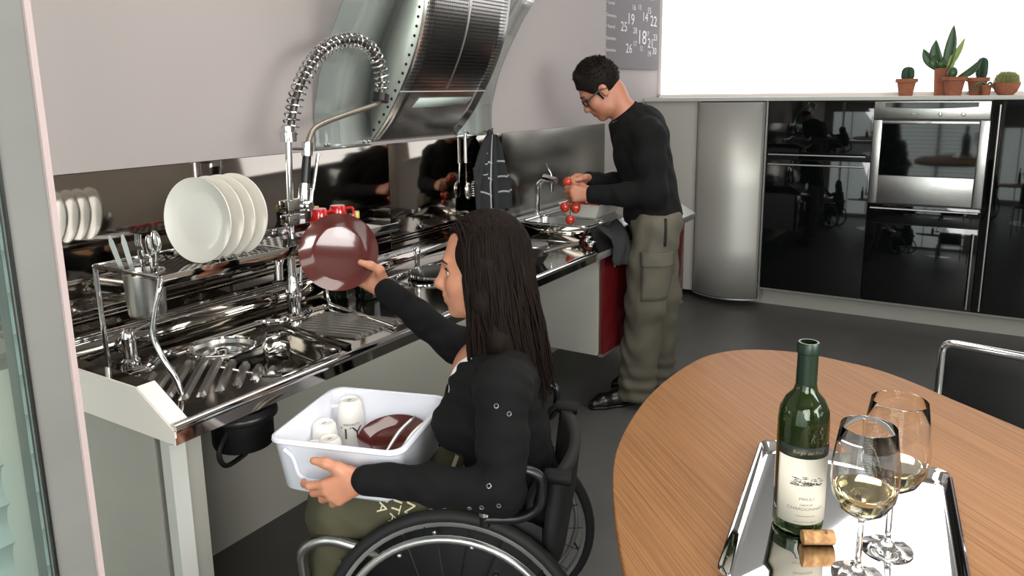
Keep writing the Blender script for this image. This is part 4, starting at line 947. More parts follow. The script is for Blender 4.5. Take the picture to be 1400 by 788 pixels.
def eyes(H, s, root, iris=(60, 40, 28), brow=(30, 22, 18)):
    wm = M('eye_white', (214, 206, 200), .2, coat=.5); im = M('iris', iris, .15, coat=.8); bm_ = M('brow_hair', brow, .8)
    V = lambda a: Vector(tuple(float(x) for x in a))
    for q in (-1, 1):
        c = V(H(.0735*s, q*.031*s, .0075*s)); e = B().sph(c, .0118*s, 18, 12).out('eyeball', wm, root)
        d = V(H.f); B().sph(c+d*.0062*s, (.0072*s, .0072*s, .0072*s), 14, 10).out('iris', im, e)
        B().tube([V(H(.093*s, q*.012*s, .031*s)), V(H(.0925*s, q*.028*s, .036*s)), V(H(.080*s, q*.046*s, .030*s))], [.003*s, .0042*s, .0015*s], 7, smooth=4).out('eyebrow', bm_, root)
        B().tube([V(H(.0855*s, q*.019*s, .012*s)), V(H(.0875*s, q*.031*s, .0165*s)), V(H(.079*s, q*.043*s, .011*s))], [.0012*s, .002*s, .0012*s], 6, smooth=4).out('eyelash', bm_, root)
def hand(S, w, f, n, thumb_side, s, curls, spread=.06, thumb=None, k=.006):
    """w wrist, f finger direction, n palm normal, thumb_side +1/-1 along f x n; curls: 4 tuples of 3 joint angles (deg)"""
    f = nv(f); n = nv(np.array(n)-f*np.dot(n, f)); t = np.cross(f, n)*thumb_side; w = np.array(w, float)
    G = lambda a, b, c: w+(f*a+t*b+n*c)*s
    S.rc(w-f*.02*s, G(.02, 0, 0), .0215*s, .0205*s, .012)
    kn = [(.083, .027, 0), (.088, .009, -.002), (.084, -.009, -.001), (.076, -.026, .001)]
    for q in kn: S.rc(G(.018, q[1]*.55, 0), G(q[0]-.006, q[1], q[2]), .0165*s, .0115*s, .012)
    S.rc(G(.03, .018, .008), G(.05, .0, .008), .015*s, .014*s, .01)
    for i, q in enumerate(kn):
        L = [(.040, .024, .020), (.045, .028, .021), (.042, .026, .020), (.033, .020, .018)][i]; ang = 0
        d0 = nv(f+t*spread*(1.5-i)); p = G(*q); r = [.0102, .0104, .0098, .0088][i]*s
        for j in range(3):
            ang += math.radians(curls[i][j]); d = d0*math.cos(ang)+n*math.sin(ang); p2 = p+d*L[j]*s
            S.rc(p, p2, r*(1-.1*j), r*(.9-.1*j), k); p = p2
    th = thumb or [(.018, .024, .008), (.05, .045, .016), (.078, .052, .018), (.10, .052, .016)]
    S.chain([G(*q) for q in th], [.0165*s, .0135*s, .0115*s, .0092*s], k+.003)

skin_w = M('skin', (188, 130, 102), .45, sub=.12, noise=(25, .05)); skin_m = M('skin_tan', (172, 116, 92), .48, sub=.12, noise=(25, .06))
knit = M('black_knit', (9, 9, 10), .9, bump=(700, .35, .001), spec=.25)
# ================================================================== wheelchair
WF = Vector((-.423, .906, 0)).normalized(); WR = Vector((WF.y, -WF.x, 0)); UZ = Vector((0, 0, 1))
wc = thing('wheelchair', (1.36, .98, 0), 'black and silver manual wheelchair the woman sits in', 'wheelchair')
tire_m = M('tyre_rubber', (13, 13, 14), .7); rim_m = M('rim_silver', (188, 188, 186), .3, .9)
WC1 = Vector((1.14, .88, 0)); RW = .295
def ringpts(c, a, b, r, n=64): return [c+(a*math.cos(2*PI*k/n)+b*math.sin(2*PI*k/n))*r for k in range(n)]
for side, c0_ in ((1, WC1), (-1, WC1+WR*.47)):
    cm = math.radians(7)*side; up = UZ*math.cos(cm)+WR*math.sin(cm); axo = (-WR*math.cos(cm)+UZ*math.sin(cm))*side; axo = (-WR*side*math.cos(cm)) + UZ*abs(math.sin(cm))*1.0; axo.normalize()
    c = c0_+UZ*.293
    b = B(); rows = [ringpts(c+axo*o, WF, up, r) for o, r in ((-.009, .262), (-.011, .274), (.011, .274), (.009, .262), (-.009, .262))]
    whl = b.grid(list(map(list, zip(*rows)))+[list(list(zip(*rows))[0])]).out('wheel', rim_m, wc, angle=50)
    B().tube(ringpts(c, WF, up, RW-.014), .0145, 12, closed=True).out('tyre', tire_m, whl)
    B().tube(ringpts(c+axo*.034, WF, up, .246), .0085, 10, closed=True).out('push_rim', rim_m, whl)
    for k in range(6):
        a = 2*PI*k/6+.3; B().cyl(c+axo*.008+(WF*math.cos(a)+up*math.sin(a))*.262, c+axo*.034+(WF*math.cos(a)+up*math.sin(a))*.246, .003, n=6).out('rim_bracket', MT['black'], whl)
    B().lathe([(.0, -.035), (.018, -.035), (.02, -.02), (.014, -.01), (.014, .01), (.02, .02), (.018, .035), (0, .038)], c, 20, frame_z(axo)).out('hub', MT['black'], whl)
    for k in range(22):
        a = 2*PI*k/22; a2 = a+(.5 if k % 2 else -.5)
        B().cyl(c+axo*(.022 if k % 4 < 2 else -.022)+(WF*math.cos(a2)+up*math.sin(a2))*.018, c+(WF*math.cos(a)+up*math.sin(a))*.264, .0012, n=5).out('spoke', MT['black'], whl)
def wcp(F_, R_, z): # chair frame coordinates: forward, right of the middle line, height
    return Vector((1.14, .88, 0))-WF*0+WR*(.235+R_)+WF*F_+UZ*z
sil = M('satin_silver_tube', (186, 186, 184), .28, 1)
for s_ in (-1, 1):
    B().tube(bez([wcp(.16, s_*.178, .45), wcp(.19, s_*.195, .475), wcp(.285, s_*.195, .50), wcp(.345, s_*.195, .47), wcp(.34, s_*.16, .16), wcp(.40, s_*.12, .10)], .06), .0125, 14).out('side_frame', sil, wc)
    B().tube(bez([wcp(-.14, s_*.175, .40), wcp(-.165, s_*.175, .62), wcp(-.19, s_*.18, .665), wcp(-.235, s_*.18, .665)], .03), .0105, 12).out('back_cane', MT['black'], wc)
    B().tube([wcp(-.195, s_*.18, .664), wcp(-.205, s_*.18, .664), wcp(-.25, s_*.18, .66)], [.014, .0165, .0165], 14).out('push_handle', MT['black_soft'], wc)
    B().prism([wcp(-.19, s_*.186, .30), wcp(.22, s_*.186, .30), wcp(.24, s_*.186, .46), wcp(.10, s_*.186, .565), wcp(-.10, s_*.186, .585), wcp(-.19, s_*.186, .55)], WR*.006*s_).out('side_guard', MT['black'], wc, bevel=.002)
    for F_, z_ in ((-.04, .50), (.04, .53), (.12, .47), (-.09, .43)): B().sph(wcp(F_, s_*.198, z_), .007, 10, 6).out('guard_bolt', MT['chrome'], wc)
    pth = [wcp(-.075, s_*.235, .575), wcp(-.075, s_*.235, .665), wcp(-.10, s_*.235, .70), wcp(-.165, s_*.235, .705), wcp(-.195, s_*.235, .69), wcp(-.19, s_*.235, .62), wcp(-.15, s_*.235, .595), wcp(-.075, s_*.235, .59)]
    B().tube(bez(pth, .03), .0105, 10).out('armrest_tube', MT['black'], wc)
    pad = [wcp(-.078, s_*.235, .655), wcp(-.085, s_*.235, .69), wcp(-.105, s_*.235, .704), wcp(-.16, s_*.235, .707)]
    ap = B().tube(bez(pad, .03), .019, 14).out('armrest_pad', MT['black_soft'], wc)
    for k in range(9):
        c = wcp(-.108-.0058*k, s_*.235, .7055); B().tube(ringpts(c, WR, UZ, .0192, 16), .0016, 5, closed=True).out('pad_rib', MT['black'], ap)
    B().cyl(wcp(-.075, s_*.235, .60), wcp(-.075, s_*.235, .63), .0125, n=14).out('armrest_clamp', MT['chrome'], wc)
    # caster
    B().tube(bez([wcp(.26, s_*.17, .44), wcp(.26, s_*.17, .20)], .01), .013, 10).out('caster_stem', sil, wc)
    B().box(wcp(.255, s_*.17, .17), (.05, .05, .07), bev=.005).out('caster_fork', MT['black'], wc)
    cw = B().tube(ringpts(wcp(.245, s_*.17, .066), WF, UZ, .048, 24), .0165, 10, closed=True).out('caster', tire_m, wc)
    B().cyl(wcp(.245, s_*.158, .066), wcp(.245, s_*.182, .066), .036, n=20).out('caster_disc', MT['black'], cw)
B().tube(bez([wcp(-.02, -.2, .295), wcp(-.02, .2, .295)], .01), .014, 12).out('axle', sil, wc)
B().tube([wcp(.37, -.15, .115), wcp(.37, .15, .115)], .011, 10).box(wcp(.40, 0, .105), (.26, .10, .012), rot=Matrix.Rotation(math.radians(25), 3, 'Z')).out('footrest', MT['black'], wc)
b = B(); b.grid([[wcp(F_, R_, z+.012*abs(R_)/.17) for R_ in np.linspace(-.17, .17, 9)] for F_, z in ((-.17, .425), (0, .43), (.15, .445), (.24, .455))]).out('seat', MT['black_soft'], wc, solid=.03)
B().grid([[wcp(F_-.035*(1-(R_/.18)**2), R_, z) for R_ in np.linspace(-.18, .18, 11)] for F_, z in ((-.185, .42), (-.205, .55), (-.215, .64), (-.217, .66))]).out('backrest', M('black_upholstery', (17, 17, 18), .75, bump=(300, .3, .001)), wc, solid=.025)

# ================================================================== woman in the wheelchair
F = np.array([-.423, .906, 0]); R_ = np.array([.906, .423, 0]); U = np.array([0, 0, 1.0]); AX = [F, R_, U]
wm = thing('person', (1.36, .87, .44), 'seated woman in black cardigan with long dark hair, raising a brown plate', 'person')
lo, hi = (.88, .60, .02), (1.75, 1.66, 1.26)
HW = Frame((1.351, .927, 1.066), (-.50, .866, -.06), (-.03, .05, 1)); hs = .90
hipL, hipR = np.array([1.33, .842, .50]), np.array([1.465, .905, .50]); knL, knR = np.array([1.125, 1.18, .530]), np.array([1.255, 1.25, .525])
anL, anR = np.array([1.105, 1.235, .15]), np.array([1.23, 1.30, .15])
neck = np.array([1.358, .888, .885]); shL, shR = np.array([1.228, .80, .852]), np.array([1.487, .925, .85])
elL, wrL = np.array([1.168, .765, .668]), np.array([1.034, 1.005, .690]); elR, wrR = np.array([1.518, 1.132, .806]), np.array([1.444, 1.292, .951])
S = Sdf(lo, hi, .0042)
def torso(S, g, k=.05):
    S.el((1.395, .868, .505), AX, (.115+g, .138+g, .10+g), k); S.el((1.372, .875, .62), AX, (.09+g, .118+g, .10+g), k)
    S.el((1.362, .893, .745), AX, (.098+g, .138+g, .125+g), k); S.rc(shL+R_*.02, shR-R_*.02, .052+g, None, k)
    S.el(np.array([1.354, .895, .825])+F*.04, AX, (.07+g, .105+g, .085+g), .04)
    for q in (-1, 1): S.el(np.array([1.352, .90, .735])+F*.075+R_*.06*q, AX, (.05+g, .055+g, .052+g), .03)
torso(S, -.006)
S.chain([neck+U*-.03, neck+U*.03+F*.008, HW(-.02, 0, -.06)], [.055, .046, .047], .03)
head(S, HW, hs)
S.chain([shL, elL, wrL], [.042, .034, .021], .02); S.chain([shR, elR, wrR], [.042, .034, .021], .02)
S.chain([hipL, knL, anL], [.07, .052, .034], .03); S.chain([hipR, knR, anR], [.07, .052, .034], .03)
for a in (anL, anR): S.rc(a-U*.045-F*.02, a-U*.055+F*.10, .03, .024, .02)
hand(S, wrL+F*.012, F*.80-U*.42-R_*.05, R_, -1 if np.dot(np.cross(nv(F*.8-U*.42), R_), U) < 0 else 1, .88, [(12, 30, 25), (30, 45, 30), (35, 50, 35), (38, 52, 35)], .16,
     thumb=[(.018, .022, .004), (.035, .045, .002), (.055, .068, .004), (.078, .085, .006)])
PN = nv([-.69, -.60, .32]); PC = np.array([1.416, 1.426, 1.040]); PC = np.array([1.397, 1.407, 1.046])+PN*.012
fR = nv(PC-wrR+np.array([0, 0, -.01])); fR = nv(fR-PN*np.dot(fR, PN)*.8)
wr2 = wrR+fR*.010-PN*.020
sg = 1 if np.dot(np.cross(fR, PN), U) > 0 else -1
hand(S, wr2, fR-PN*.12, PN, sg, .88, [(2, 8, 6), (3, 8, 6), (3, 8, 8), (4, 10, 8)], .10,
     thumb=[(.016, .020, .016), (.036, .034, .046), (.062, .030, .062), (.090, .020, .066)])
body_w = S.mesh('body', skin_w, wm)
eyes(HW, hs, wm)
B().tube([Vector(tuple(HW(.0875*hs, -.016*hs, -.059*hs))), Vector(tuple(HW(.099*hs, 0, -.0565*hs))), Vector(tuple(HW(.0875*hs, .016*hs, -.059*hs)))], [.0015, .0048*hs, .0015], 7, smooth=4).tube([Vector(tuple(HW(.0855*hs, -.015*hs, -.065*hs))), Vector(tuple(HW(.0965*hs, 0, -.068*hs))), Vector(tuple(HW(.0855*hs, .015*hs, -.065*hs)))], [.0015, .0055*hs, .0015], 7, smooth=4).out('lips', M('lip_rose', (170, 96, 88), .35), wm)
# undershirt, cardigan, trousers
S = Sdf((1.10, .62, .60), (1.66, 1.12, .96), .0045); torso(S, .001, .05)
vn = np.array([1.352, .90, .90])+F*.11
S.el(vn, [F, R_, U], (.16, .062, .13), .01, 'sub'); S.cut((1.36, .89, .905), (0, 0, 1)); S.mesh('undershirt', M('white_cotton', (232, 230, 228), .8), wm)
def wr_fold(amp, fx, fz): 
    return lambda X, Y, Z: amp*np.sin(X*fx+Z*fz+2*np.sin(Y*31))*np.sin(Y*fx*.8-Z*fz*.6+1.3*np.sin(X*27))
S = Sdf((.95, .58, .42), (1.72, 1.46, 1.0), .0045); torso(S, .009, .05)
S.chain([shL, (shL+elL)/2, elL, elL*.5+wrL*.5, wrL+F*.002], [.056, .050, .044, .038, .029], .025); S.chain([shR, (shR+elR)/2, elR, elR*.5+wrR*.5, wrR], [.054, .048, .044, .037, .029], .025)
for e, w in ((elL, wrL), (elR, wrR)):
    d = nv(w-e); S.rc(w-d*.045, w-d*.002, .0335, .0315, .006)
S.el(vn+F*.012, [F, R_, U], (.18, .085, .165), .01, 'sub'); S.rc(neck-U*.06, neck+U*.12, .066, .07, .01, 'sub')
S.ripple(wr_fold(.0022, 46, 62)); S.ripple(lambda X, Y, Z: .0012*np.sin(Z*150+8*np.sin(X*20)))
sw = S.mesh('cardigan', knit, wm)
olive = M('olive_cotton', (72, 70, 50), .85, bump=(240, .3, .001), noise=(9, .18))
S = Sdf((.94, .70, .10), (1.62, 1.46, .66), .005); S.el((1.395, .868, .50), AX, (.122, .145, .09), .04)
S.chain([hipL, (hipL+knL)/2, knL, (knL+anL)/2-F*.01, anL], [.080, .074, .066, .062, .058], .03); S.chain([hipR, (hipR+knR)/2, knR, (knR+anR)/2-F*.01, anR], [.090, .078, .068, .062, .058], .03)
S.cut((0, 0, .135), (0, 0, -1)); S.cut((0, 0, .60), (0, 0, 1)); S.ripple(wr_fold(.0045, 38, 44))
tro = S.mesh('trousers', olive, wm)
S = Sdf((.92, 1.12, .06), (1.32, 1.56, .20), .005)
for a in (anL, anR): S.rc(a-U*.035-F*.03, a-U*.05+F*.12, .042, .035, .02)
S.cut((0, 0, .112), (0, 0, -1)); S.mesh('shoes', MT['black'], wm)
# lettering printed on the near thigh, laid onto the cloth
def bvh(o):
    me = o.data; mw = o.matrix_world
    return BVHTree.FromPolygons([v.co.copy() for v in me.vertices], [tuple(p.vertices) for p in me.polygons])
bt_ = bvh(tro); ink_w = M('print_cream', (214, 206, 172), .8)
Lv = Vector((-.906, -.423, 0)); Fv = Vector((-.423, .906, 0))
def on_thigh(base, rot):
    du, dv = Fv*math.cos(rot)+UZ*math.sin(rot), -Fv*math.sin(rot)+UZ*math.cos(rot)
    def fn(u, v):
        p = base-du*u*1.0+dv*v; hit = bt_.ray_cast(p+Lv*.4, -Lv)
        q = hit[0] if hit[0] is not None else p
        return q+Lv*.0025
    return fn
for tx, Fo, z, sz in (('LPA', .262, .578, .030), ('CHITAM', .235, .565, .030), ('KANSAS', .205, .560, .030), ('BEN', .105, .590, .026)):
    base = Vector((1.36, .87, z))+Fv*Fo+Lv*.1
    try: lettering(tx, sz, on_thigh(base, math.radians(102)), ink_w, tro)
    except Exception: pass
bq = B()
for k in range(7):
    base = Vector((1.36, .87, .575+.012*math.sin(k*2.1)))+Fv*(.17-.008*k)+Lv*.1; f_ = on_thigh(base, .4*k)
    bq.quad(f_(-.008, -.003), f_(.006, -.004), f_(.009, .004), f_(-.004, .006))
bq.out('printed_motif', ink_w, tro, smooth=False, kind='stuff')
bs_ = bvh(sw); snap_m = M('snap_grey', (150, 150, 150), .3, .8)
for Fo, z, in ((-.02, .845), (-.045, .83), (-.01, .70), (.005, .655), (-.03, .665), (.03, .65)):
    p = Vector((1.30, .86, z))+Fv*Fo; h_ = bs_.ray_cast(p+Lv*.5, -Lv)
    if h_[0] is not None:
        n_ = h_[1]; c_ = h_[0]+n_*.001; a_ = n_.orthogonal().normalized(); B().tube(ringpts(c_, a_, n_.cross(a_), .0042, 14), .0011, 5, closed=True).out('snap', snap_m, sw)
# long straight hair
hair_m = M('dark_brown_hair', (20, 12, 9), .65, spec=.1, bump=((220, 220, 8), .5, .002), noise=((90, 90, 4), .4))
S = Sdf((1.14, .66, .68), (1.60, 1.10, 1.22), .005)
S.el(HW(-.016*hs, 0, .042*hs), HW.ax, (.096*hs, .083*hs, .095*hs), .01)
S.chain([HW(-.045, 0, .03), HW(-.05, 0, -.06), HW(-.07, .0, -.16), HW(-.085, .02, -.26)], [.06, .06, .055, .04], .04)
for q in (-1, 1): S.chain([HW(-.01, q*.045, .02), HW(.0, q*.066, -.05), HW(-.03, q*.07, -.14), HW(-.06, q*.07, -.22)], [.045, .028, .03, .022], .03)
S.el(HW(.085*hs, 0, -.03*hs), HW.ax, (.062*hs, .085*hs, .088*hs), .008, 'sub'); S.rc(HW(.03, 0, -.16), HW(.06, 0, -.30), .05, .08, .01, 'sub')
hair_o = S.mesh('hair', hair_m, wm)
st_b = B(); rn = random.Random(21); V3 = lambda a: Vector((float(a[0]), float(a[1]), float(a[2])))
for k in range(640):
    th = rn.choice((1, -1))*math.radians(rn.uniform(59, 180)); th = abs(th) if rn.random() < .68 else -abs(th)
    g = rn.uniform(.97, 1.07); rx, ry, rz = .100*hs*g, .090*hs*g, .102*hs*g; pts = []
    x0 = rn.uniform(-.06, .08)
    for i in range(7):
        a = (i/6)*PI/2; ex, ey = x0*(1-math.sin(a))+rx*math.cos(th)*math.sin(a), ry*math.sin(th)*math.sin(a)+.004*math.copysign(1, th)*(1-math.sin(a))
        pts.append(V3(HW(ex-.014, ey, .042*hs+rz*math.sqrt(max(0, 1-min(1, (ex/rx)**2+(ey/ry)**2)))*.99)))
    e = pts[-1]; L = rn.uniform(.26, .33)+.02*abs(math.sin(th)); back = -.03-.025*rn.random() if abs(th) > 1.7 else -.03-.035*rn.random()
    if abs(th) < 1.35 and rn.random() < .5: back = rn.uniform(-.03, -.005)
    sway = rn.uniform(-.012, .012); sdir = math.copysign(1, th)
    for i in range(1, 9):
        t = i/8; pts.append(e+V3(HW.f)*(back*t**1.2+.004*math.sin(t*9+k))+V3(HW.l)*(sway*t+sdir*.010*math.sin(PI*min(1, t*1.4)))-UZ*L*t)
    st_b.tube(pts, [.0022, .0034, .0034, .003, .0012], 5, caps=False)
st_b.out('hair_strands', hair_m, wm, angle=80, kind='stuff')

# held plate
brown = M('brown_glaze', (82, 36, 32), .12, coat=.6, noise=(6, .12))
def dish(c, n, r, name, label, grp):
    o = B().lathe([(0, .003), (r*.62, .003), (r*.72, .006), (r*.96, .017), (r, .0195), (r*.995, .0155), (r*.74, .0015), (r*.64, -.001), (0, -.001)], c, 60, frame_z(n)).out(name, brown, angle=70)
    return tag(o, label, 'plate', grp)
dish(Vector(tuple(PC)), Vector(tuple(PN)), .1, 'plate', 'glossy dark brown plate held up in the woman\'s right hand', 'brown plates')

# ================================================================== plastic tub on her lap
tub_m = M('white_plastic', (228, 231, 240), .38)
TC = Vector((1.187, 1.151, 0)); TFv = Vector((-.304, .953, 0)).normalized(); TRv = Vector((TFv.y, -TFv.x, 0))
def tb_pt(a, b_, z): return TC+TFv*a+TRv*b_+UZ*z
def tring(ha, hb, r, z): return [tb_pt(a, b_, z) for a, b_ in rrect(-ha, ha, -hb, hb, r, 5)]
tu_ = thing('dish_tub', (1.187, 1.151, .600), 'white plastic washing-up tub on the woman\'s lap', 'tub')
b = B(); b.grid([tring(.148, .148, .03, .735), tring(.154, .154, .034, .733), tring(.155, .155, .034, .727), tring(.151, .151, .03, .724), tring(.148, .148, .03, .72), tring(.136, .138, .034, .616), tring(.12, .122, .034, .602), tring(.02, .02, .01, .600)], closed=True)
b.grid([tring(.148, .148, .03, .735), tring(.143, .143, .028, .733), tring(.133, .135, .03, .620), tring(.118, .12, .03, .608), tring(.02, .02, .01, .607)], closed=True)
b.out('shell', tub_m, tu_, angle=60)
B().tube(bez([tb_pt(.112, -.1535, .715), tb_pt(.095, -.150, .70), tb_pt(.085, -.146, .655), tb_pt(.07, -.144, .645), tb_pt(-.07, -.144, .645), tb_pt(-.095, -.15, .70)], .015), .0045, 8).out('grip_ridge', tub_m, tu_)
prt = M('cup_print', (70, 72, 76), .5)
def mug(c, h, r0, r1, label, txt):
    m_ = thing('white_mug', c, label, 'mug', 'upturned mugs in the tub'); c = Vector(c)
    B().lathe([(r1, 0), (r1+.001, .003), (r0*1.02, h*.7), (r0*.9, h*.94), (r0*.72, h), (r0*.62, h-.003), (0, h-.003)], c, 32).out('body', MT['white_cer'], m_)
    d = (WF*.8+WR*.3).normalized(); B().tube([c+d*(r1*.95)+UZ*h*.25, c+d*(r1+.025)+UZ*h*.3, c+d*(r0+.03)+UZ*h*.7, c+d*(r0*.95)+UZ*h*.8], .0055, 8, smooth=6).out('handle', MT['white_cer'], m_)
    a0 = math.atan2(-c.y, -c.x)
    if txt:
        def fn(u, v):
            z = h*.36+v; r = r1+(r0*1.02-r1)*z/(h*.7)+.0012; return c+Vector((r*math.cos(a0+u/r), r*math.sin(a0+u/r), z))
        lettering(txt, .042, fn, prt, m_, sx=1.1)
        def fn2(u, v):
            z = h*.36+.022+v; r = r1+(r0*1.02-r1)*z/(h*.7)+.0012; return c+Vector((r*math.cos(a0+u/r), r*math.sin(a0+u/r), z))
        lettering('UNIVERSITY', .008, fn2, prt, m_)
    lettering('W', .012, lambda u, v: c+Vector((u, v, h-.0024)), prt, m_, 'base_mark')
mug((1.258, 1.262, .608), .118, .030, .036, 'tallest upturned white mug in the tub with grey lettering', 'TY')
mug((1.172, 1.262, .608), .092, .029, .034, 'middle-sized upturned white mug beside the tall lettered one', None)
mug((1.132, 1.205, .608), .083, .027, .032, 'shortest upturned white mug, closest to the tub\'s near rim', None)
dish(Vector((1.25, 1.118, .652)), Vector((-.16, -.10, .97)), .083, 'plate', 'upper dark brown plate leaning in the white tub', 'brown plates')
dish(Vector((1.25, 1.118, .630)), Vector((-.10, -.06, .99)), .078, 'plate', 'lower dark brown plate beneath another in the white tub', 'brown plates')
for k, (a_, b2, lb) in enumerate((((1.17, 1.075, .668), (1.275, 1.085, .705), 'longer steel knife handle lying on the brown plates in the tub'), ((1.19, 1.05, .668), (1.28, 1.055, .70), 'shorter steel knife handle at the tub\'s rear rim'))):
    a_, b2 = Vector(a_), Vector(b2); t_ = thing('table_knife', a_, lb, 'knife', 'cutlery in the tub'); m_ = a_.lerp(b2, .5)+UZ*.008
    B().tube([a_, m_, b2], [.003, .0055, .0045], 8, smooth=5).out('handle', MT['alu'], t_); B().tube([b2, b2+(b2-a_).normalized()*.02-UZ*.004], [.004, .001], 6).out('tip', MT['alu'], t_)
# ================================================================== standing man at the small sink
mn = thing('person', (3.15, 1.32, 0), 'standing man in black sweater and grey cargo trousers rinsing tomatoes', 'person')
MF = nv([-.53, .85, 0]); MR = np.array([MF[1], -MF[0], 0]); AX = [MF, MR, U]
HM = Frame((3.172, 1.508, 1.455), (-.406, .651, -.643), (0, 0, 1)); ms = .97
neck = np.array([3.205, 1.405, 1.325]); mshL, mshR = np.array([3.085, 1.245, 1.262]), np.array([3.39, 1.44, 1.262])
melL, mwrL = np.array([3.035, 1.195, 1.018]), np.array([2.952, 1.435, 1.012]); melR, mwrR = np.array([3.375, 1.43, 1.0]), np.array([3.11, 1.53, 1.055])
mhL, mhR = np.array([3.095, 1.20, .88]), np.array([3.235, 1.285, .88]); mkL, mkR = np.array([3.068, 1.235, .525]), np.array([3.30, 1.25, .52]); maL, maR = np.array([3.15, 1.305, .10]), np.array([3.405, 1.305, .09])
S = Sdf((2.82, .98, 0), (3.62, 1.75, 1.64), .0055)
def mtorso(S, g, k=.06):
    S.el((3.162, 1.243, .90), AX, (.115+g, .155+g, .12+g), k); S.el((3.182, 1.27, 1.02), AX, (.105+g, .145+g, .12+g), k)
    S.el((3.215, 1.325, 1.165), [nv(MF*.95-U*.3), MR, nv(U*.95+MF*.3)], (.115+g, .165+g, .14+g), k); S.rc(mshL+MR*.03, mshR-MR*.03, .06+g, None, k)
    S.rc((3.22, 1.34, 1.25), neck, .085+g, .06+g, k); S.el((3.25, 1.352, 1.275), AX, (.095+g, .13+g, .085+g), k); S.rc((3.245, 1.36, 1.30), neck-MF*.02+U*.02, .07+g, .056+g, k)
mtorso(S, -.008)
S.chain([neck-U*.02-MF*.01, neck+U*.04+MF*.01, HM(-.045, 0, -.035)], [.058, .05, .05], .02)
head(S, HM, ms, True)
S.chain([mshL, melL, mwrL], [.05, .04, .026], .02); S.chain([mshR, melR, mwrR], [.05, .04, .026], .02)
S.chain([mhL, mkL, maL], [.085, .055, .038], .03); S.chain([mhR, mkR, maR], [.085, .055, .038], .03)
fl = nv(MF*.95+U*.05+MR*.12); sgn = 1 if np.dot(np.cross(fl, MR), U) > 0 else -1
hand(S, mwrL+fl*.01, fl, nv(MR*.9-U*.25), sgn, 1.0, [(45, 55, 35), (55, 65, 40), (60, 70, 40), (62, 72, 40)], .05, thumb=[(.018, .024, .010), (.045, .040, .026), (.070, .042, .040), (.092, .036, .046)])
fr = nv(MF*.85-MR*.5+U*.05); sg2 = 1 if np.dot(np.cross(fr, -MR), U) > 0 else -1
hand(S, mwrR+fr*.01, fr, nv(-MR*.8-U*.45), sg2, 1.0, [(30, 45, 30), (42, 55, 35), (50, 60, 35), (52, 60, 35)], .05, thumb=[(.018, .024, .010), (.05, .036, .022), (.078, .034, .030), (.102, .028, .032)])
S.mesh('body', skin_m, mn)
eyes(HM, ms, mn, brow=(22, 18, 16))
stub = M('stubble', (120, 88, 76), .6)
# sweater
S = Sdf((2.90, 1.0, .84), (3.58, 1.62, 1.40), .0055); mtorso(S, .012)
S.chain([mshL, (mshL+melL)/2, melL, melL*.5+mwrL*.5, mwrL], [.072, .064, .056, .048, .037], .03); S.chain([mshR, (mshR+melR)/2, melR, melR*.5+mwrR*.5, mwrR], [.072, .064, .056, .048, .037], .03)
for e, w in ((melL, mwrL), (melR, mwrR)):
    d = nv(w-e); S.rc(w-d*.05, w-d*.0, .042, .039, .008)
S.cut((3.16, 1.25, .895), nv(-U-MF*.15)); S.rc(neck+U*.03+MF*.02, neck+U*.12+MF*.08, .058, .062, .008, 'sub')
S.cut(neck+MF*.0+U*.036, nv(U*.75+MF*.6)); S.ripple(wr_fold(.0035, 30, 36))
S.mesh('sweater', knit, mn)
B().tube([Vector(tuple(float(q) for q in (neck+U*.034+MF*.004)))+(Vector(tuple(MR))*math.cos(a)*.060+Vector(tuple(nv(MF*.75-U*.6)))*math.sin(a)*.064) for a in np.linspace(0, 2*PI, 30)[:-1]], .007, 8, closed=True).out('collar', knit, mn)
# cargo trousers
cargo = M('grey_cargo_cotton', (84, 80, 69), .9, bump=(200, .35, .001), noise=(7, .2))
S = Sdf((2.90, 1.02, .03), (3.60, 1.50, .96), .0055); S.el((3.162, 1.243, .90), AX, (.122, .162, .11), .04)
S.chain([mhL, (mhL+mkL)/2, mkL, (mkL+maL)/2, maL-U*.04], [.104, .098, .086, .084, .086], .03); S.chain([mhR, (mhR+mkR)/2, mkR, (mkR+maR)/2, maR-U*.04], [.104, .098, .086, .084, .086], .03)
S.cut((0, 0, .935), (0, 0, 1)); S.cut((0, 0, .045), (0, 0, -1)); S.ripple(wr_fold(.006, 24, 30)); S.ripple(lambda X, Y, Z: .006*np.exp(-((Z-.10)/.09)**2)*np.sin(Z*95+10*X))
mt_ = S.mesh('trousers', cargo, mn)
bm_t = bvh(mt_)
MLv = Vector(tuple(-MR)); MFv = Vector(tuple(MF))
def patch_on(c, w, h, mat, name, par, off=.004, n=10, thick=.006):
    rows = []
    for i in range(n+1):
        row = []
        for j in range(n+1):
            p = Vector(c)+MFv*w*(j/n-.5)+UZ*h*(.5-i/n); hit = bm_t.ray_cast(p+MLv*.5, -MLv); q = hit[0] if hit[0] is not None else p
            row.append(q+MLv*off)
        rows.append(row)
    return B().grid(rows).out(name, mat, par, solid=thick)
pk = patch_on((3.09, 1.21, .665), .135, .21, cargo, 'cargo_pocket', mt_)
patch_on((3.09, 1.21, .745), .145, .06, cargo, 'pocket_flap', pk, .010)
patch_on((3.13, 1.20, .86), .012, .12, MT['dark_in'], 'pocket_slit', mt_, .002, 6, .002)
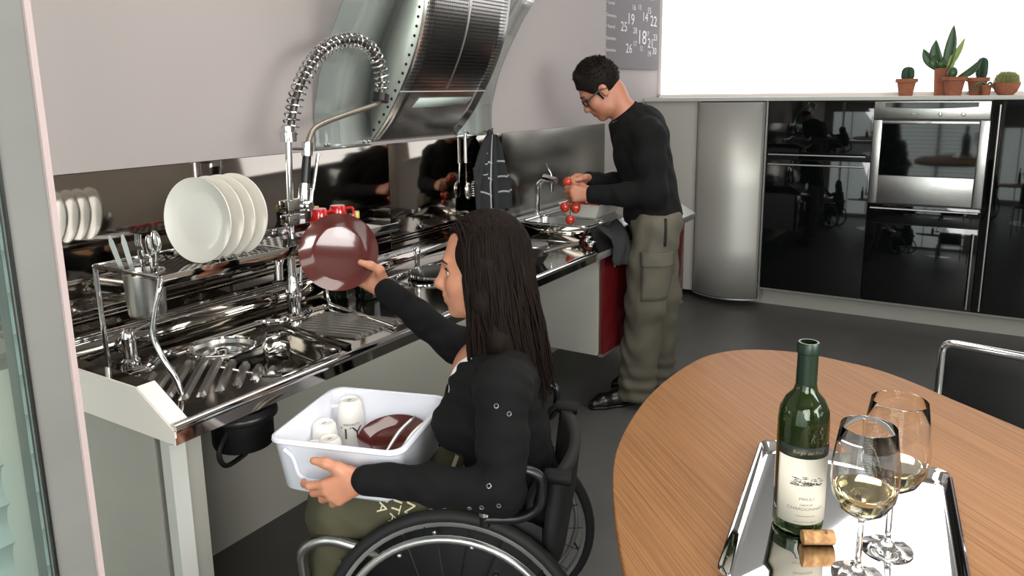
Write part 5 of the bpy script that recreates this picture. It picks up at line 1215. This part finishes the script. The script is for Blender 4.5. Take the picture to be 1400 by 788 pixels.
# shoes
leather = M('black_leather', (16, 15, 15), .28, bump=(120, .2, .001))
for heel, toe, lb in ((np.array([3.185, 1.325, 0]), np.array([3.005, 1.462, 0]), 0), (np.array([3.44, 1.32, 0]), np.array([3.29, 1.48, 0]), 1)):
    S = Sdf(np.minimum(heel, toe)-.09, np.maximum(heel, toe)+np.array([.09, .09, .16]), .004); d = nv(toe-heel)
    S.chain([heel+U*.035, heel+d*.09+U*.038, heel+d*.17+U*.03, toe+U*.022-d*.01], [.036, .040, .036, .024], .02); S.rc(heel+d*.03+U*.06, heel+d*.02+U*.11, .036, .036, .02)
    S.cut((0, 0, .014), (0, 0, -1)); sh_o = S.mesh('shoe', leather, mn)
    S = Sdf(np.minimum(heel, toe)-.09, np.maximum(heel, toe)+np.array([.09, .09, .06]), .004)
    S.chain([heel+U*.01, heel+d*.09+U*.01, heel+d*.17+U*.01, toe+U*.01-d*.01], [.038, .042, .038, .026], .01); S.cut((0, 0, .001), (0, 0, -1)); S.cut((0, 0, .015), (0, 0, 1)); S.mesh('sole', MT['black'], sh_o)
# short hair and glasses
hair2 = M('black_brown_hair', (20, 15, 13), .7, spec=.15, bump=(300, .5, .002), noise=(120, .3))
S = Sdf((3.02, 1.36, 1.36), (3.34, 1.72, 1.66), .0042)
S.el(HM(-.016*ms, 0, .05*ms), HM.ax, (.106*ms, .083*ms, .098*ms), .01); S.rc(HM(.035, -.03, .125), HM(.05, .03, .115), .02, .016, .03)
S.el(HM(.098*ms, 0, .005), HM.ax, (.062*ms, .085*ms, .066*ms), .008, 'sub'); S.el(HM(.04*ms, 0, -.085*ms), HM.ax, (.10*ms, .12*ms, .066*ms), .008, 'sub'); S.cut(HM(0, 0, -.055), -HM.u+HM.f*.4)
for q in (-1, 1): S.el(HM(-.002*ms, q*.078*ms, -.006*ms), HM.ax, (.024, .02, .034), .004, 'sub'); S.rc(HM(.028*ms, q*.066*ms, .03), HM(.022*ms, q*.069*ms, -.03), .007, .004, .006)
hm_o = S.mesh('hair', hair2, mn)
sb_ = B(); rn = random.Random(4)
for k in range(1500):
    a, e = rn.uniform(0, 2*PI), rn.uniform(.05, 1.95); lx, ly, lz = math.cos(a)*math.sin(e), math.sin(a)*math.sin(e), math.cos(e)
    if (lx > .35 and lz < .62) or (lz < .1 and lx > -.35): continue
    p = V3(HM((-.016+.100*lx)*ms, .079*ly*ms, (.05+.094*lz)*ms)); d = (V3(HM.f)*(lx*.7+.35)+V3(HM.l)*(ly*.7+rn.uniform(-.4, .4))+V3(HM.u)*(lz+.15+rn.uniform(-.3, .3))).normalized()
    sb_.cyl(p, p+d*rn.uniform(.010, .024)*(1 if lz > .45 else .55), .0042, .0006, 5, False)
sb_.out('hair_tufts', hair2, mn, kind='stuff')
gl = B(); 
def rimp(q): return [V3(HM((.101-.012*abs(t))*ms, q*(.031+.0225*math.cos(a))*ms, (.002+.0145*math.sin(a))*ms)) for a in np.linspace(0, 2*PI, 25)[:-1] for t in (max(0, math.cos(a))*q*q*.9,)]
for q in (-1, 1):
    gl.tube(rimp(q), .0028, 7, closed=True); gl.tube([V3(HM(.090*ms, q*.053*ms, .008*ms)), V3(HM(.082*ms, q*.068*ms, .010*ms)), V3(HM(.01, q*.079*ms, .012*ms)), V3(HM(-.02, q*.078*ms, -.004))], [.0042, .0042, .0035, .003], 8)
gl.tube([V3(HM(.104*ms, -.009*ms, .006*ms)), V3(HM(.106*ms, 0, .008*ms)), V3(HM(.104*ms, .009*ms, .006*ms))], .0025, 7)
gl.out('eyeglasses', MT['black'], mn)

# tomatoes in his hands
tbn = thing('tomato_bunch', (2.94, 1.54, .9), 'bunch of red vine tomatoes hanging from the man\'s hands', 'tomatoes')
for c, r, nm in (((2.935, 1.567, .952), .0215, 'tomato'), ((2.952, 1.523, .950), .0225, 'tomato'), ((2.937, 1.542, .898), .021, 'tomato')):
    tom_parts(tbn, Vector(c), r, .2, nm)
B().tube([(2.975, 1.55, 1.02), (2.95, 1.548, .985), (2.942, 1.545, .955), (2.939, 1.543, .92)], .0025, 6, smooth=4).tube([(2.95, 1.548, .985), (2.938, 1.565, .972)], .002, 5).tube([(2.95, 1.548, .985), (2.952, 1.527, .972)], .002, 5).out('vine', stem_m, tbn)
th = thing('tomato', (2.98, 1.58, 1.03), 'single red tomato between the man\'s fingertips', 'tomato')
tom_parts(th, Vector((2.975, 1.575, 1.058)), .022, .8, 'fruit')
